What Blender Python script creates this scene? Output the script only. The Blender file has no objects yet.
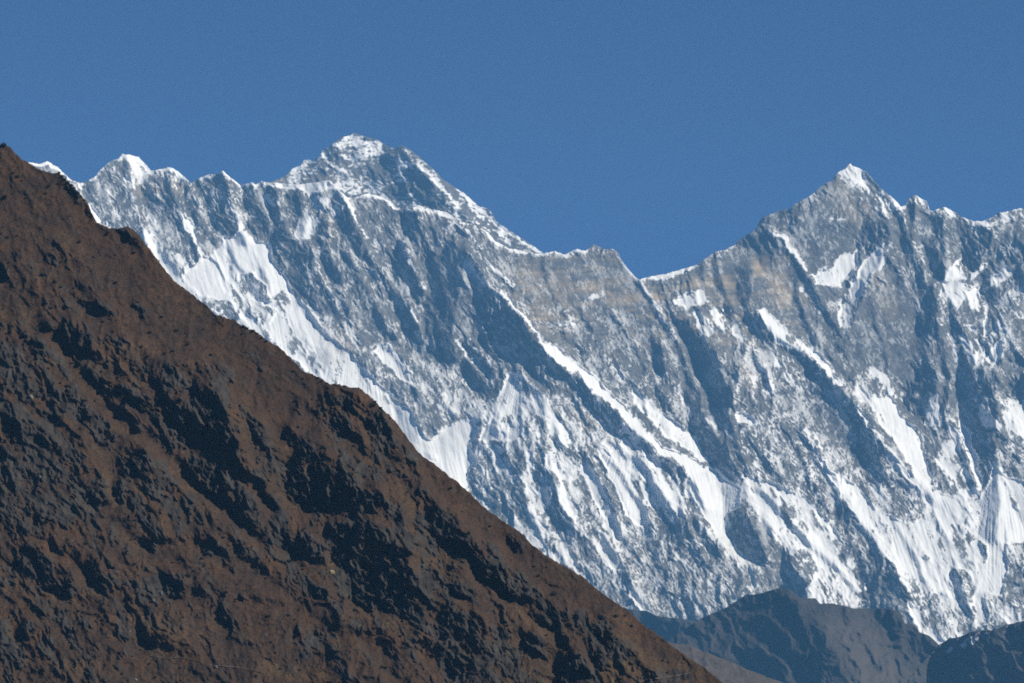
import bpy, bmesh, math, random
import numpy as np
from mathutils import Vector

# ------------------------------------------------------------------ camera
SC = bpy.context.scene
FPX = 512.0 / math.tan(math.radians(7.0))        # focal length in picture widths of 1024
PITCH = math.radians(7.2)
cam_d = bpy.data.cameras.new("camera")
cam = bpy.data.objects.new("camera", cam_d)
SC.collection.objects.link(cam)
cam_d.sensor_width = 36.0
cam_d.lens = 18.0 / math.tan(math.radians(7.0))
cam_d.clip_start = 1.0
cam_d.clip_end = 200000.0
cam.location = (0, 0, 0)
cam.rotation_euler = (math.radians(90) + PITCH, 0, 0)
SC.camera = cam

# ------------------------------------------------------------------ sky, sun, exposure
SUN_AZ, SUN_EL = math.radians(112), math.radians(36)   # clockwise from the view direction
world = bpy.data.worlds.new("World")
SC.world = world
world.use_nodes = True
wn = world.node_tree.nodes
wl = world.node_tree.links
bg = wn["Background"]
sky = wn.new("ShaderNodeTexSky")
sky.sky_type = 'NISHITA'
sky.sun_disc = False
sky.sun_elevation = SUN_EL
sky.sun_rotation = SUN_AZ
sky.altitude = 12000
sky.air_density = 0.6
sky.dust_density = 0.0
sky.ozone_density = 5.0
wl.new(sky.outputs[0], bg.inputs[0])
bg.inputs[1].default_value = 0.12
sun_d = bpy.data.lights.new("sun", 'SUN')
sun_d.energy = 5.0
sun_d.angle = math.radians(0.5)
sun_d.color = (1.0, 0.945, 0.83)
sun = bpy.data.objects.new("sun", sun_d)
SC.collection.objects.link(sun)
sv = Vector((math.sin(SUN_AZ) * math.cos(SUN_EL), math.cos(SUN_AZ) * math.cos(SUN_EL), math.sin(SUN_EL)))
sun.rotation_euler = (-sv).to_track_quat('-Z', 'Y').to_euler()
SC.view_settings.view_transform = 'Standard'
SC.view_settings.look = 'None'
SC.view_settings.exposure = 0.5
SC.view_settings.gamma = 1.0
HAZE_DENSITY = 1.8e-5
SC.cycles.use_denoising = False
SC.cycles.filter_width = 1.75
SC.cycles.sample_clamp_indirect = 1.5
SC.cycles.sample_clamp_direct = 6.0
SC.cycles.volume_bounces = 0
SC.cycles.max_bounces = 4

# ------------------------------------------------------------------ numeric helpers
_rng = np.random.RandomState(7)
_PERM = _rng.permutation(4096).astype(np.int32)
_ANG = _rng.rand(4096) * 2 * np.pi
_GX, _GY = np.cos(_ANG).astype(np.float32), np.sin(_ANG).astype(np.float32)


def perlin(x, y, seed=0):
    x = x.astype(np.float32); y = y.astype(np.float32)
    xi = np.floor(x).astype(np.int32); yi = np.floor(y).astype(np.int32)
    xf = x - xi; yf = y - yi

    def corner(a, b, dx, dy):
        h = _PERM[(_PERM[(xi + a + seed * 131) & 4095] + yi + b + seed * 57) & 4095]
        return _GX[h] * dx + _GY[h] * dy
    u = xf * xf * xf * (xf * (xf * 6 - 15) + 10)
    v = yf * yf * yf * (yf * (yf * 6 - 15) + 10)
    n00 = corner(0, 0, xf, yf); n10 = corner(1, 0, xf - 1, yf)
    n01 = corner(0, 1, xf, yf - 1); n11 = corner(1, 1, xf - 1, yf - 1)
    a = n00 + u * (n10 - n00); b = n01 + u * (n11 - n01)
    return (a + v * (b - a)) * 1.5


def fbm(x, y, wave, octs, seed=0, gain=0.5):
    r = 0; a = 1.0; t = 0
    for k in range(octs):
        r = r + a * perlin(x / wave, y / wave, seed + k); t += a
        wave *= 0.5; a *= gain
    return r / t


def ridged(x, y, seed=0):
    return 1 - 2 * np.abs(perlin(x, y, seed))


def rmf(x, y, lams, amps, st, seed=0, lean=0.0, warp=0.0):
    """sharp-crested ribs: each octave rides on the crests of the one before"""
    if warp:
        x = x + warp * fbm(x, y, lams[0] * .7, 3, seed + 40, .6); y = y + warp * fbm(x, y, lams[0] * .7, 3, seed + 44, .6)
    out = 0; w = 1.0
    for k, (lam, a) in enumerate(zip(lams, amps)):
        s = (1 - np.abs(np.clip(perlin((x - lean * y) / lam, (y + .3 * lean * x) / (lam * st), seed + k), -1, 1))) ** 2
        out = out + lam * a * s * w
        w = np.clip(s * w * 1.7 + .12, 0, 1)
    return out


def uniform(f):
    s = np.sort(f.ravel()[::37])
    return np.interp(f, s, np.linspace(0, 1, len(s))).astype(np.float32)


def smooth(a, b, t):
    t = np.clip((t - a) / (b - a), 0, 1)
    return t * t * (3 - 2 * t)


def gauss(f, s):
    """separable blur, s in samples"""
    if s <= 0.2:
        return f
    r = int(3 * s) + 1
    k = np.exp(-0.5 * (np.arange(-r, r + 1) / s) ** 2); k /= k.sum()
    p = np.pad(f, ((r, r), (0, 0)), mode='edge'); o = np.zeros_like(f)
    for i, w in enumerate(k):
        o += w * p[i:i + f.shape[0], :]
    p = np.pad(o, ((0, 0), (r, r)), mode='edge'); q = np.zeros_like(f)
    for i, w in enumerate(k):
        q += w * p[:, i:i + f.shape[1]]
    return q


def inside(px, py, poly):
    ins = np.zeros(px.shape, bool)
    n = len(poly)
    for i in range(n):
        x0, y0 = poly[i]; x1, y1 = poly[(i + 1) % n]
        if y0 == y1:
            continue
        c = (y0 > py) != (y1 > py)
        ins ^= c & (px < (x1 - x0) * (py - y0) / (y1 - y0) + x0)
    return ins


def seg_dist(px, py, pts):
    d = np.full(px.shape, 1e9, np.float32)
    for (x0, y0), (x1, y1) in zip(pts[:-1], pts[1:]):
        dx, dy = x1 - x0, y1 - y0
        t = np.clip(((px - x0) * dx + (py - y0) * dy) / (dx * dx + dy * dy + 1e-6), 0, 1)
        d = np.minimum(d, np.hypot(px - x0 - t * dx, py - y0 - t * dy))
    return d


class Grid:
    def __init__(s, x0, x1, y0, y1, step):
        s.step = step
        s.xs = np.arange(x0, x1 + step * .5, step); s.ys = np.arange(y0, y1 + step * .5, step)
        s.X, s.Y = np.meshgrid(s.xs, s.ys)
        s.X = s.X.astype(np.float32); s.Y = s.Y.astype(np.float32)
        s.WX, s.WY = s.X, s.Y

    def warp(s, amp, wave, seed):
        s.WX = s.X + amp * fbm(s.X, s.Y, wave, 3, seed, .6) * 2
        s.WY = s.Y + amp * fbm(s.X, s.Y, wave, 3, seed + 9, .6) * 2

    def box(s, pts, m):
        xs = [p[0] for p in pts]; ys = [p[1] for p in pts]
        i0 = max(0, int((min(xs) - m - s.xs[0]) / s.step)); i1 = max(0, int((max(xs) + m - s.xs[0]) / s.step) + 1)
        j0 = max(0, int((min(ys) - m - s.ys[0]) / s.step)); j1 = max(0, int((max(ys) + m - s.ys[0]) / s.step) + 1)
        return slice(j0, j1), slice(i0, i1)

    def paint(s, f, poly, val):
        b = s.box(poly, 12)
        m = inside(s.WX[b], s.WY[b], poly)
        f[b][m] = val

    def stroke(s, f, width, val, pts):
        b = s.box(pts, width + 12)
        d = seg_dist(s.WX[b], s.WY[b], pts)
        m = d < width * .5
        f[b][m] = val


def rib(g, fx, fz, known, width, s, pts):
    """both flanks of a rib climb towards its crest line"""
    b = g.box(pts, width + 10)
    px, py = g.WX[b], g.WY[b]
    best = np.full(px.shape, 1e9, np.float32); nx = np.zeros_like(best); nz = np.zeros_like(best)
    for (x0, y0), (x1, y1) in zip(pts[:-1], pts[1:]):
        dx, dy = x1 - x0, y1 - y0
        t = np.clip(((px - x0) * dx + (py - y0) * dy) / (dx * dx + dy * dy + 1e-6), 0, 1)
        vx, vy = x0 + t * dx - px, y0 + t * dy - py
        d = np.hypot(vx, vy) + 1e-4; m = d < best
        best[m] = d[m]; nx[m] = (vx / d)[m]; nz[m] = (vy / d)[m]
    k = smooth(width, width * .45, best) * .9
    fx[b] = fx[b] * (1 - k) + k * s * nx
    fz[b] = fz[b] * (1 - k) + k * s * nz
    known[b] = np.maximum(known[b], k)


def relief(g, gx, gy, mask, reach, iters=24, leak=0.9):
    """a height field whose slopes follow (gx, gy) where mask is set and are free elsewhere"""
    ny, nx = gx.shape
    h = g.step
    Ny, Nx = 2 * ny, 2 * nx
    kx = 2 * np.pi * np.fft.rfftfreq(Nx, h); ky = 2 * np.pi * np.fft.fftfreq(Ny, h)
    K2 = kx[None, :] ** 2 + ky[:, None] ** 2
    lam = (1.0 / reach) ** 2
    D = K2 + lam
    tx, ty = gx * mask, gy * mask
    R = None
    for it in range(iters):
        ex = np.concatenate([tx, -tx[:, ::-1]], 1); ex = np.concatenate([ex, ex[::-1, :]], 0)
        ey = np.concatenate([ty, ty[:, ::-1]], 1); ey = np.concatenate([ey, -ey[::-1, :]], 0)
        F = -(1j * kx[None, :] * np.fft.rfft2(ex) + 1j * ky[:, None] * np.fft.rfft2(ey)) / D
        R = np.fft.irfft2(F, s=(Ny, Nx))[:ny, :nx]
        cy, cx = np.gradient(R, h)
        tx = gx * mask + cx * (1 - mask) * leak
        ty = gy * mask + cy * (1 - mask) * leak
    return R.astype(np.float32)


def unproject(x, y, depth):
    cx = (x - 512.0) / FPX; cy = (341.5 - y) / FPX
    dy = math.cos(PITCH) - cy * math.sin(PITCH)
    dz = math.sin(PITCH) + cy * math.cos(PITCH)
    return np.stack([cx / dy * depth, depth + 0 * cx, dz / dy * depth], -1)


def grid_mesh(name, verts, quads, attrs, mat):
    me = bpy.data.meshes.new(name)
    me.vertices.add(len(verts)); me.vertices.foreach_set("co", verts.astype(np.float32).ravel())
    me.loops.add(quads.size); me.loops.foreach_set("vertex_index", quads.astype(np.int32).ravel())
    me.polygons.add(len(quads)); me.polygons.foreach_set("loop_start", np.arange(0, quads.size, 4, dtype=np.int32))
    me.update(calc_edges=True)
    me.polygons.foreach_set("use_smooth", np.ones(len(quads), bool))
    for k, v in attrs.items():
        a = me.attributes.new(k, 'FLOAT', 'POINT'); a.data.foreach_set("value", v.astype(np.float32))
    me.materials.append(mat)
    me.update()
    o = bpy.data.objects.new(name, me)
    SC.collection.objects.link(o)
    return o


def terrain(name, g, ysil, depth, attrs, mat, back=1500.0, zmin=-30.0):
    """sheet of land below the skyline ysil(x), with the land falling away behind it and running down to the valley floor"""
    ny, nx = depth.shape
    Yv = np.maximum(g.Y, ysil[None, :])
    front = unproject(g.X, Yv, depth)                       # ny, nx, 3
    below = g.Y > ysil[None, :] - 1e-4
    first = np.clip(below.argmax(0), 1, ny - 1) - 1         # row snapped on to the skyline
    ar = {k: v for k, v in attrs.items()}
    idx = np.arange(ny * nx).reshape(ny, nx)
    keep = below[1:, :-1] | below[1:, 1:]
    q = np.stack([idx[:-1, :-1], idx[1:, :-1], idx[1:, 1:], idx[:-1, 1:]], -1)[keep]
    V = [front.reshape(-1, 3)]; Q = [q]
    A = {k: [v.ravel()] for k, v in ar.items()}
    off = ny * nx
    # foot: down to the valley floor
    last = front[-1]
    rows = [idx[-1]]
    for k in range(1, 9):
        t = k / 8.0
        p = last.copy()
        p[:, 2] = last[:, 2] * (1 - t) + zmin * t
        p[:, 1] = last[:, 1] - (last[:, 2] - p[:, 2]) * 1.1
        V.append(p); r = np.arange(nx) + off; off += nx
        for kk in A: A[kk].append(ar[kk][-1] * (1 - t))
        Q.append(np.stack([rows[-1][:-1], r[:-1], r[1:], rows[-1][1:]], -1)); rows.append(r)
    # back of the mountain
    crest = front[first, np.arange(nx)]
    prev = idx[first, np.arange(nx)]
    for k in range(1, 13):
        t = (k / 12.0) ** 1.6
        p = crest.copy()
        n = fbm(g.xs + 0 * g.xs, np.full(nx, k * 9.0), 30, 4, 71)
        p[:, 1] += back * t * (1 + .25 * n)
        p[:, 2] = crest[:, 2] * (1 - t) + zmin * t
        V.append(p); r = np.arange(nx) + off; off += nx
        for kk in A: A[kk].append(ar[kk][first, np.arange(nx)])
        Q.append(np.stack([prev[1:], r[1:], r[:-1], prev[:-1]], -1)); prev = r
    V = np.concatenate(V); Q = np.concatenate(Q)
    used = np.zeros(len(V), bool); used[Q.ravel()] = True
    remap = np.cumsum(used) - 1
    AA = {k: np.concatenate(v)[used] for k, v in A.items()}
    return grid_mesh(name, V[used], remap[Q], AA, mat)


def sil(pts, xs, jag=0.0, wave=6.0, seed=0):
    px = [p[0] for p in pts]; py = [p[1] for p in pts]
    y = np.interp(xs, px, py)
    if jag:
        y = y + jag * fbm(xs, np.full(xs.shape, 3.7), wave, 3, seed, .6) * 2
    return y


def tag(o, label, cat, kind=None, group=None):
    o["label"] = label; o["category"] = cat
    if kind: o["kind"] = kind
    if group: o["group"] = group
    return o


# ------------------------------------------------------------------ materials
def new_mat(name):
    m = bpy.data.materials.new(name); m.use_nodes = True
    nt = m.node_tree
    b = nt.nodes["Principled BSDF"]
    b.inputs["Roughness"].default_value = 0.9
    b.inputs["Specular IOR Level"].default_value = 0.15
    return m, nt, b


def node(nt, typ, **kw):
    n = nt.nodes.new(typ)
    for k, v in kw.items(): setattr(n, k, v)
    return n


def attr(nt, name):
    n = node(nt, "ShaderNodeAttribute"); n.attribute_name = name
    return n.outputs["Fac"]


def mix(nt, fac, a, b):
    n = node(nt, "ShaderNodeMix", data_type='RGBA')
    for sock, v in ((n.inputs[0], fac), (n.inputs[6], a), (n.inputs[7], b)):
        if isinstance(v, (tuple, list)): sock.default_value = (*v, 1)
        elif isinstance(v, (int, float)): sock.default_value = v
        else: nt.links.new(v, sock)
    return n.outputs[2]


def noise(nt, scale, detail=4, rough=.6, stretch=None):
    tc = node(nt, "ShaderNodeNewGeometry")
    mp = node(nt, "ShaderNodeMapping")
    mp.inputs["Scale"].default_value = stretch or (1, 1, 1)
    nt.links.new(tc.outputs["Position"], mp.inputs[0])
    n = node(nt, "ShaderNodeTexNoise")
    n.inputs["Scale"].default_value = scale; n.inputs["Detail"].default_value = detail
    n.inputs["Roughness"].default_value = rough
    nt.links.new(mp.outputs[0], n.inputs[0])
    return n.outputs[0]


def ramp(nt, fac, lo, hi):
    n = node(nt, "ShaderNodeMapRange"); n.inputs[1].default_value = lo; n.inputs[2].default_value = hi
    nt.links.new(fac, n.inputs[0])
    return n.outputs[0]


def mountain_mat(name, dark, light, tan):
    m, nt, b = new_mat(name)
    c = mix(nt, ramp(nt, noise(nt, .035, 8, .8, (1, 1, .5)), .38, .64), dark, light)
    c = mix(nt, attr(nt, "tint"), c, tan)
    s = mix(nt, ramp(nt, noise(nt, .004, 3), .3, .7), (.71, .70, .68), (.79, .78, .755))
    s = mix(nt, attr(nt, "dust"), s, (.36, .335, .30))
    c = mix(nt, attr(nt, "snow"), c, s)
    nt.links.new(c, b.inputs["Base Color"])
    return m



# ------------------------------------------------------------------ the great snow wall
WALL_SKY = [(-80,150),(0,152),(28,162),(34,163),(40,164),(47,161),(55,166),(58.6,168),(68,177),(75,181),(80,183),(84,182.5),(90,179.5),(95.7,176),(100,170),(105.5,165),(112,160),(116,159.5),(119,158),(122,154.4),(127,154.4),(133,155.5),(138.7,157),(144.5,163),(151,171),(156,170),(163,168.5),(169,167),(176,170),(183.6,176),(189.5,182),(191,183),(199,178),(208.6,174.5),(217,174),(223,170.6),(230,177),(241,185.7),(252.5,182),(255.5,184.7),(262,181),(268,183),(275,182.7),(285,184),(296.5,184.2),(312,183.2),(322,181),(330,180.4),(337,188.6),(347,197.4),(358,197),(364,194),(370,192.5),(382,197),(397.7,205),(409,209),(419,205),(429,209),(440,211),(448,213),(454,218),(462,222),(472,224),(480,228),(487.5,231.6),(495,241),(508.6,248),(528,252),(542,254),(545.7,253),(555.5,250.7),(560,253),(565,255),(570,252),(577,248.7),(585,250.7),(590,247),(594.5,244.5),(599,246.5),(604,249),(608,249.5),(612,248),(618,253),(624,264),(635.5,277.6),(640,279.6),(647,277),(666,273.8),(682,269),(697.6,264),(715,252),(724,250),(733,246),(740.6,239),(756,229),(759,222),(762,217.6),(776,211.7),(785.5,209),(790,209),(795,203.7),(803,200),(811,195),(822.5,185),(832,180),(836,175),(840,170.5),(845,168.5),(850,163.3),(853,166),(857.7,167.6),(865.5,171.5),(875,182),(885,192),(891,196),(896.7,201.8),(900.6,206.6),(905.5,204.7),(909.4,197.9),(916,195),(922,199),(927,201.8),(930,210.5),(933,211),(939,208),(945.5,207),(953,211),(957,213),(961,216.8),(973.7,221.5),(982,221),(989,219),(998.8,213),(1005,212),(1011,210.5),(1019,208),(1024,209.8),(1050,200),(1120,215)]

# faces of the rock and ice: (how far turned away from the afternoon side, outline)
WALL_FACES = [
 (-.35,[(140,245),(165,252),(215,262),(240,232),(262,240),(300,300),(350,352),(440,440),(445,480),(400,440),(350,400),(260,330),(200,302)]),
 (.55,[(83,180),(262,180),(330,190),(330,330),(290,290),(262,240),(140,225)]),
 (.3,[(330,190),(400,205),(400,350),(340,320)]),
 (.30,[(560,545),(600,560),(660,545),(760,570),(740,610),(690,630),(600,610)]),
 (.8,[(83,183),(96,177),(106,167),(119,160),(121,165),(118,175),(124,185),(128,195),(128,215),(120,225),(110,225),(100,218),(92,205),(86,195)]),
 (.6,[(137,163),(150,178),(157,190),(160,205),(150,205),(143,190),(138,178)]),
 (-.6,[(121,158),(138,160),(146,172),(140,176),(130,170),(124,168)]),
 (.5,[(170,172),(180,177),(186,190),(180,205),(172,205),(166,190)]),
 (.9,[(192,186),(208,177),(222,173),(228,190),(234,208),(240,228),(222,237),(205,225),(192,208),(180,208),(186,195)]),
 (-.6,[(225,173),(241,187),(239,200),(241,222),(236,210),(230,192)]),
 (1.,[(242,188),(255,186),(268,190),(276,205),(282,225),(285,250),(275,243),(262,236),(248,228),(242,215),(240,200)]),
 (1.,[(270,190),(300,193),(325,190),(312,205),(300,220),(292,240),(284,226),(277,206)]),
 (.7,[(290,245),(303,230),(315,235),(318,255),(312,275),(320,300),(330,320),(322,322),(305,300),(294,280)]),
 (.7,[(326,190),(335,190),(345,205),(352,225),(345,232),(335,220)]),
 (-.15,[(348,200),(370,197),(395,209),(405,225),(400,245),(385,265),(375,260),(362,230)]),
 (1.1,[(405,213),(420,211),(420,225),(415,240),(408,247),(402,236),(403,222)]),
 (1.1,[(400,245),(405,243),(410,258),(412,275),(417,290),(421,310),(426,352),(406,352),(405,330),(397,310),(391,285),(393,262)]),
 (-.5,[(405,243),(412,250),(420,265),(424,285),(421,300),(414,280),(410,262)]),
 (1.2,[(450,228),(434,256),(426,275),(423,310),(424,345),(440,357),(456,366),(452,340),(455,310),(460,285),(466,270),(462,258),(455,245),(452,235)]),
 (-.9,[(467,253),(475,264),(486,280),(500,294),(488,286),(478,280),(474,300),(468,290),(462,275)]),
 (.15,[(460,285),(468,290),(476,310),(480,330),(470,345),(456,335),(457,310)]),
 (1.1,[(465,240),(475,253),(490,265),(500,280),(502,292),(492,287),(480,272),(470,254)]),
 (1.1,[(478,285),(490,295),(510,303),(518,311),(525,322),(538,338),(548,353),(556,364),(540,366),(530,374),(522,385),(510,385),(498,372),(490,380),(480,393),(468,383),(458,365),(470,350),(478,350),(481,330),(476,305)]),
 (-1.,[(500,290),(512,306),(526,323),(540,343),(557,365),(577,376),(596,396),(616,413),(639,435),(656,454),(684,469),(712,472),(695,452),(652,424),(628,400),(604,376),(580,355),(560,340),(542,328),(527,315),(512,300)]),
 (.1,[(520,290),(560,300),(620,300),(650,310),(650,370),(620,370),(570,345),(545,330)]),
 (.9,[(578,392),(590,398),(600,413),(590,421),(580,412)]),
 (.9,[(600,420),(622,421),(640,433),(652,450),(640,456),(620,448),(605,436)]),
 (.55,[(505,372),(520,374),(532,384),(520,405),(505,435),(490,445),(470,440),(480,425),(495,398)]),
 (-.3,[(510,392),(518,390),(512,415),(500,435),(494,432),(503,410)]),
 (.6,[(470,440),(500,440),(530,430),(535,450),(520,480),(530,500),(540,540),(520,530),(490,508),(475,495),(467,470)]),
 (.8,[(535,470),(545,455),(550,480),(560,500),(575,530),(570,545),(560,540),(548,510)]),
 (-.6,[(546,452),(558,460),(566,485),(580,515),(575,522),(562,498),(552,478)]),
 (.8,[(590,448),(600,455),(612,480),(620,505),(625,520),(615,515),(603,485),(592,465)]),
 (-.8,[(596,446),(606,450),(622,466),(634,490),(645,520),(632,516),(620,490),(606,462)]),
 (1.,[(672,510),(680,520),(687,540),(678,550),(660,542),(656,530)]),
 (-.7,[(680,508),(686,512),(692,535),(700,552),(690,550),(686,532)]),
 (1.,[(687,508),(695,518),(705,528),(712,542),(722,545),(724,555),(715,562),(705,552),(695,535)]),
 (.8,[(640,525),(655,515),(660,540),(655,560),(645,545)]),
 (-.8,[(695,475),(715,478),(724,500),(726,530),(715,530),(700,505)]),
 (.6,[(728,488),(740,490),(741,505),(730,515),(724,530),(724,510)]),
 (1.1,[(728,530),(743,513),(750,518),(765,540),(768,560),(758,564),(745,556),(735,544)]),
 (-.8,[(747,512),(754,518),(764,535),(772,555),(768,562),(766,545),(756,528)]),
 (.8,[(757,525),(765,520),(773,530),(772,545),(766,540)]),
 (1.1,[(680,580),(690,585),(695,605),(698,622),(690,622),(680,600)]),
 (.7,[(612,590),(625,585),(636,595),(625,600)]),
 (.5,[(690,560),(712,565),(722,580),(735,600),(722,605),(706,585)]),
 (.7,[(783,552),(795,550),(791,575),(780,582)]),
 (.9,[(790,575),(800,570),(812,580),(800,597),(785,600),(775,597)]),
 (.7,[(857,565),(872,543),(885,555),(900,570),(910,597),(905,602),(885,597),(868,597),(862,582),(850,570)]),
 (1.2,[(876,575),(884,558),(880,590),(870,592)]),
 (.7,[(830,505),(850,502),(863,526),(855,536),(845,530)]),
 (1.,[(650,312),(655,340),(665,352),(663,382),(655,372),(651,350)]),
 (-.1,[(666,350),(682,345),(684,395),(676,395),(668,380)]),
 (1.1,[(664,310),(684,318),(698,337),(714,335),(720,352),(730,372),(728,400),(722,415),(726,440),(736,462),(728,480),(715,472),(705,452),(697,440),(690,420),(685,405),(684,380),(683,350),(675,335)]),
 (.0,[(712,340),(720,345),(732,370),(728,398),(724,380),(718,360)]),
 (1.1,[(735,335),(747,347),(740,375),(733,395),(728,385),(732,360)]),
 (-.4,[(748,350),(760,365),(765,385),(745,395),(735,400),(740,380)]),
 (1.1,[(745,308),(757,314),(768,328),(765,342),(750,342),(742,325)]),
 (.9,[(738,272),(752,268),(749,310),(742,312),(736,300)]),
 (.7,[(692,262),(702,258),(704,275),(699,295),(693,292)]),
 (.8,[(716,258),(722,258),(721,285),(715,290)]),
 (.8,[(792,278),(798,275),(798,302),(792,302)]),
 (.9,[(804,315),(820,310),(820,332),(810,337)]),
 (-.6,[(773,232),(785,238),(798,256),(812,275),(806,280),(792,260),(780,246)]),
 (.6,[(752,240),(772,234),(780,250),(774,275),(762,270),(757,255)]),
 (.9,[(828,345),(844,343),(844,358),(832,356)]),
 (.85,[(845,350),(842,315),(848,280),(862,250),(870,230),(880,235),(892,244),(885,265),(870,295),(850,312),(848,340)]),
 (-.1,[(830,185),(850,178),(862,195),(856,220),(830,225)]),
 (-.9,[(850,165),(866,172),(885,193),(900,206),(905,225),(895,215),(880,205),(866,192),(858,182)]),
 (.7,[(805,365),(815,362),(830,380),(840,392),(828,390),(812,380)]),
 (.35,[(805,380),(825,386),(840,397),(860,407),(870,425),(880,442),(890,462),(885,485),(870,485),(855,462),(840,442),(830,422),(815,412)]),
 (1.1,[(862,425),(870,425),(881,445),(882,482),(868,472),(860,450)]),
 (-.9,[(858,405),(872,412),(890,440),(915,470),(930,490),(920,498),(900,472),(880,440)]),
 (-.6,[(868,396),(893,400),(915,430),(932,475),(922,485),(900,450),(880,420)]),
 (1.2,[(921,370),(926,357),(935,375),(936,397),(925,417),(915,417),(904,405),(905,392),(912,385)]),
 (-.4,[(936,360),(945,350),(952,370),(952,395),(946,412),(938,400),(937,378)]),
 (.5,[(935,400),(939,405),(938,430),(924,432),(928,412)]),
 (1.15,[(962,362),(975,360),(985,372),(995,368),(1001,385),(990,400),(1000,405),(996,420),(991,445),(980,447),(965,430),(955,415),(950,395),(956,380)]),
 (-.9,[(948,405),(955,415),(962,438),(970,465),(976,490),(966,488),(956,460),(948,435)]),
 (.9,[(968,430),(992,445),(995,470),(993,490),(982,500),(975,480)]),
 (.75,[(980,492),(998,468),(996,500),(987,540),(979,535)]),
 (-.8,[(996,466),(1004,478),(1016,510),(1030,545),(1010,548),(1000,510),(996,490)]),
 (-.6,[(998,400),(1024,402),(1040,440),(1010,440),(996,425)]),
 (.9,[(904,211),(910,206),(913,225),(913,242),(905,226)]),
 (-.1,[(914,210),(928,212),(930,250),(922,262),(914,240)]),
 (1.,[(931,216),(943,216),(943,235),(941,260),(946,280),(931,282),(928,256),(930,236)]),
 (-.1,[(944,220),(958,222),(956,255),(946,270),(942,245)]),
 (1.,[(963,236),(985,226),(1000,232),(1005,246),(990,263),(980,276),(965,266),(958,246)]),
 (1.,[(1000,251),(1024,240),(1060,235),(1060,275),(1024,286),(1005,296),(990,306),(982,290),(985,276)]),
 (.8,[(985,350),(1000,335),(1006,325),(1004,345),(1000,362),(990,368)]),
 (-.5,[(1004,320),(1024,300),(1040,310),(1040,360),(1020,358),(1008,338)]),
 (1.1,[(917,320),(927,290),(936,285),(939,310),(932,325),(923,337),(916,332)]),
 (-.2,[(936,312),(946,310),(956,340),(960,365),(950,360),(940,335)]),
 (.8,[(944,290),(950,290),(960,325),(962,345),(955,342),(948,315)]),
 (1.1,[(733,247),(762,220),(785,212),(811,197),(838,176),(835,187),(815,206),(790,224),(770,233),(750,245)]),
 (.9,[(862,226),(885,222),(896,240),(880,238),(862,246),(855,250)]),
 (.9,[(895,230),(905,236),(915,256),(925,272),(918,276),(905,256)]),
 (-.1,[(870,290),(900,280),(915,290),(916,330),(905,380),(880,390),(850,370),(848,350),(855,315)]),
 (.9,[(1003,395),(1010,380),(1024,375),(1040,380),(1040,400),(1020,400)]),
 (.8,[(218,238),(226,250),(232,270),(246,280),(262,305),(272,305),(262,290),(250,278),(238,262),(228,246)]),
 (.5,[(150,240),(163,262),(176,280),(182,278),(172,260),(165,240),(158,222)]),
 (1.0,[(257,268),(263,270),(270,287),(268,297),(260,284)]),
 (.8,[(243,276),(252,272),(262,286),(272,302),(262,302),(250,294)]),
 (.5,[(355,358),(364,362),(372,378),(368,384),(358,376)]),
 (.5,[(310,352),(325,350),(332,358),(326,372),(316,372),(309,362)]),
 (.5,[(395,405),(410,415),(420,430),(414,445),(400,430)]),
 (-.6,[(384,342),(396,350),(412,372),(416,388),(404,380),(390,362)]),
 (1.,[(318,240),(326,236),(330,258),(340,275),(335,285),(324,268)]),
 (.8,[(860,600),(880,598),(890,604),(880,609),(862,607)]),
 (.6,[(950,566),(965,568),(976,590),(972,602),(958,600),(952,582)]),
]

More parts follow.
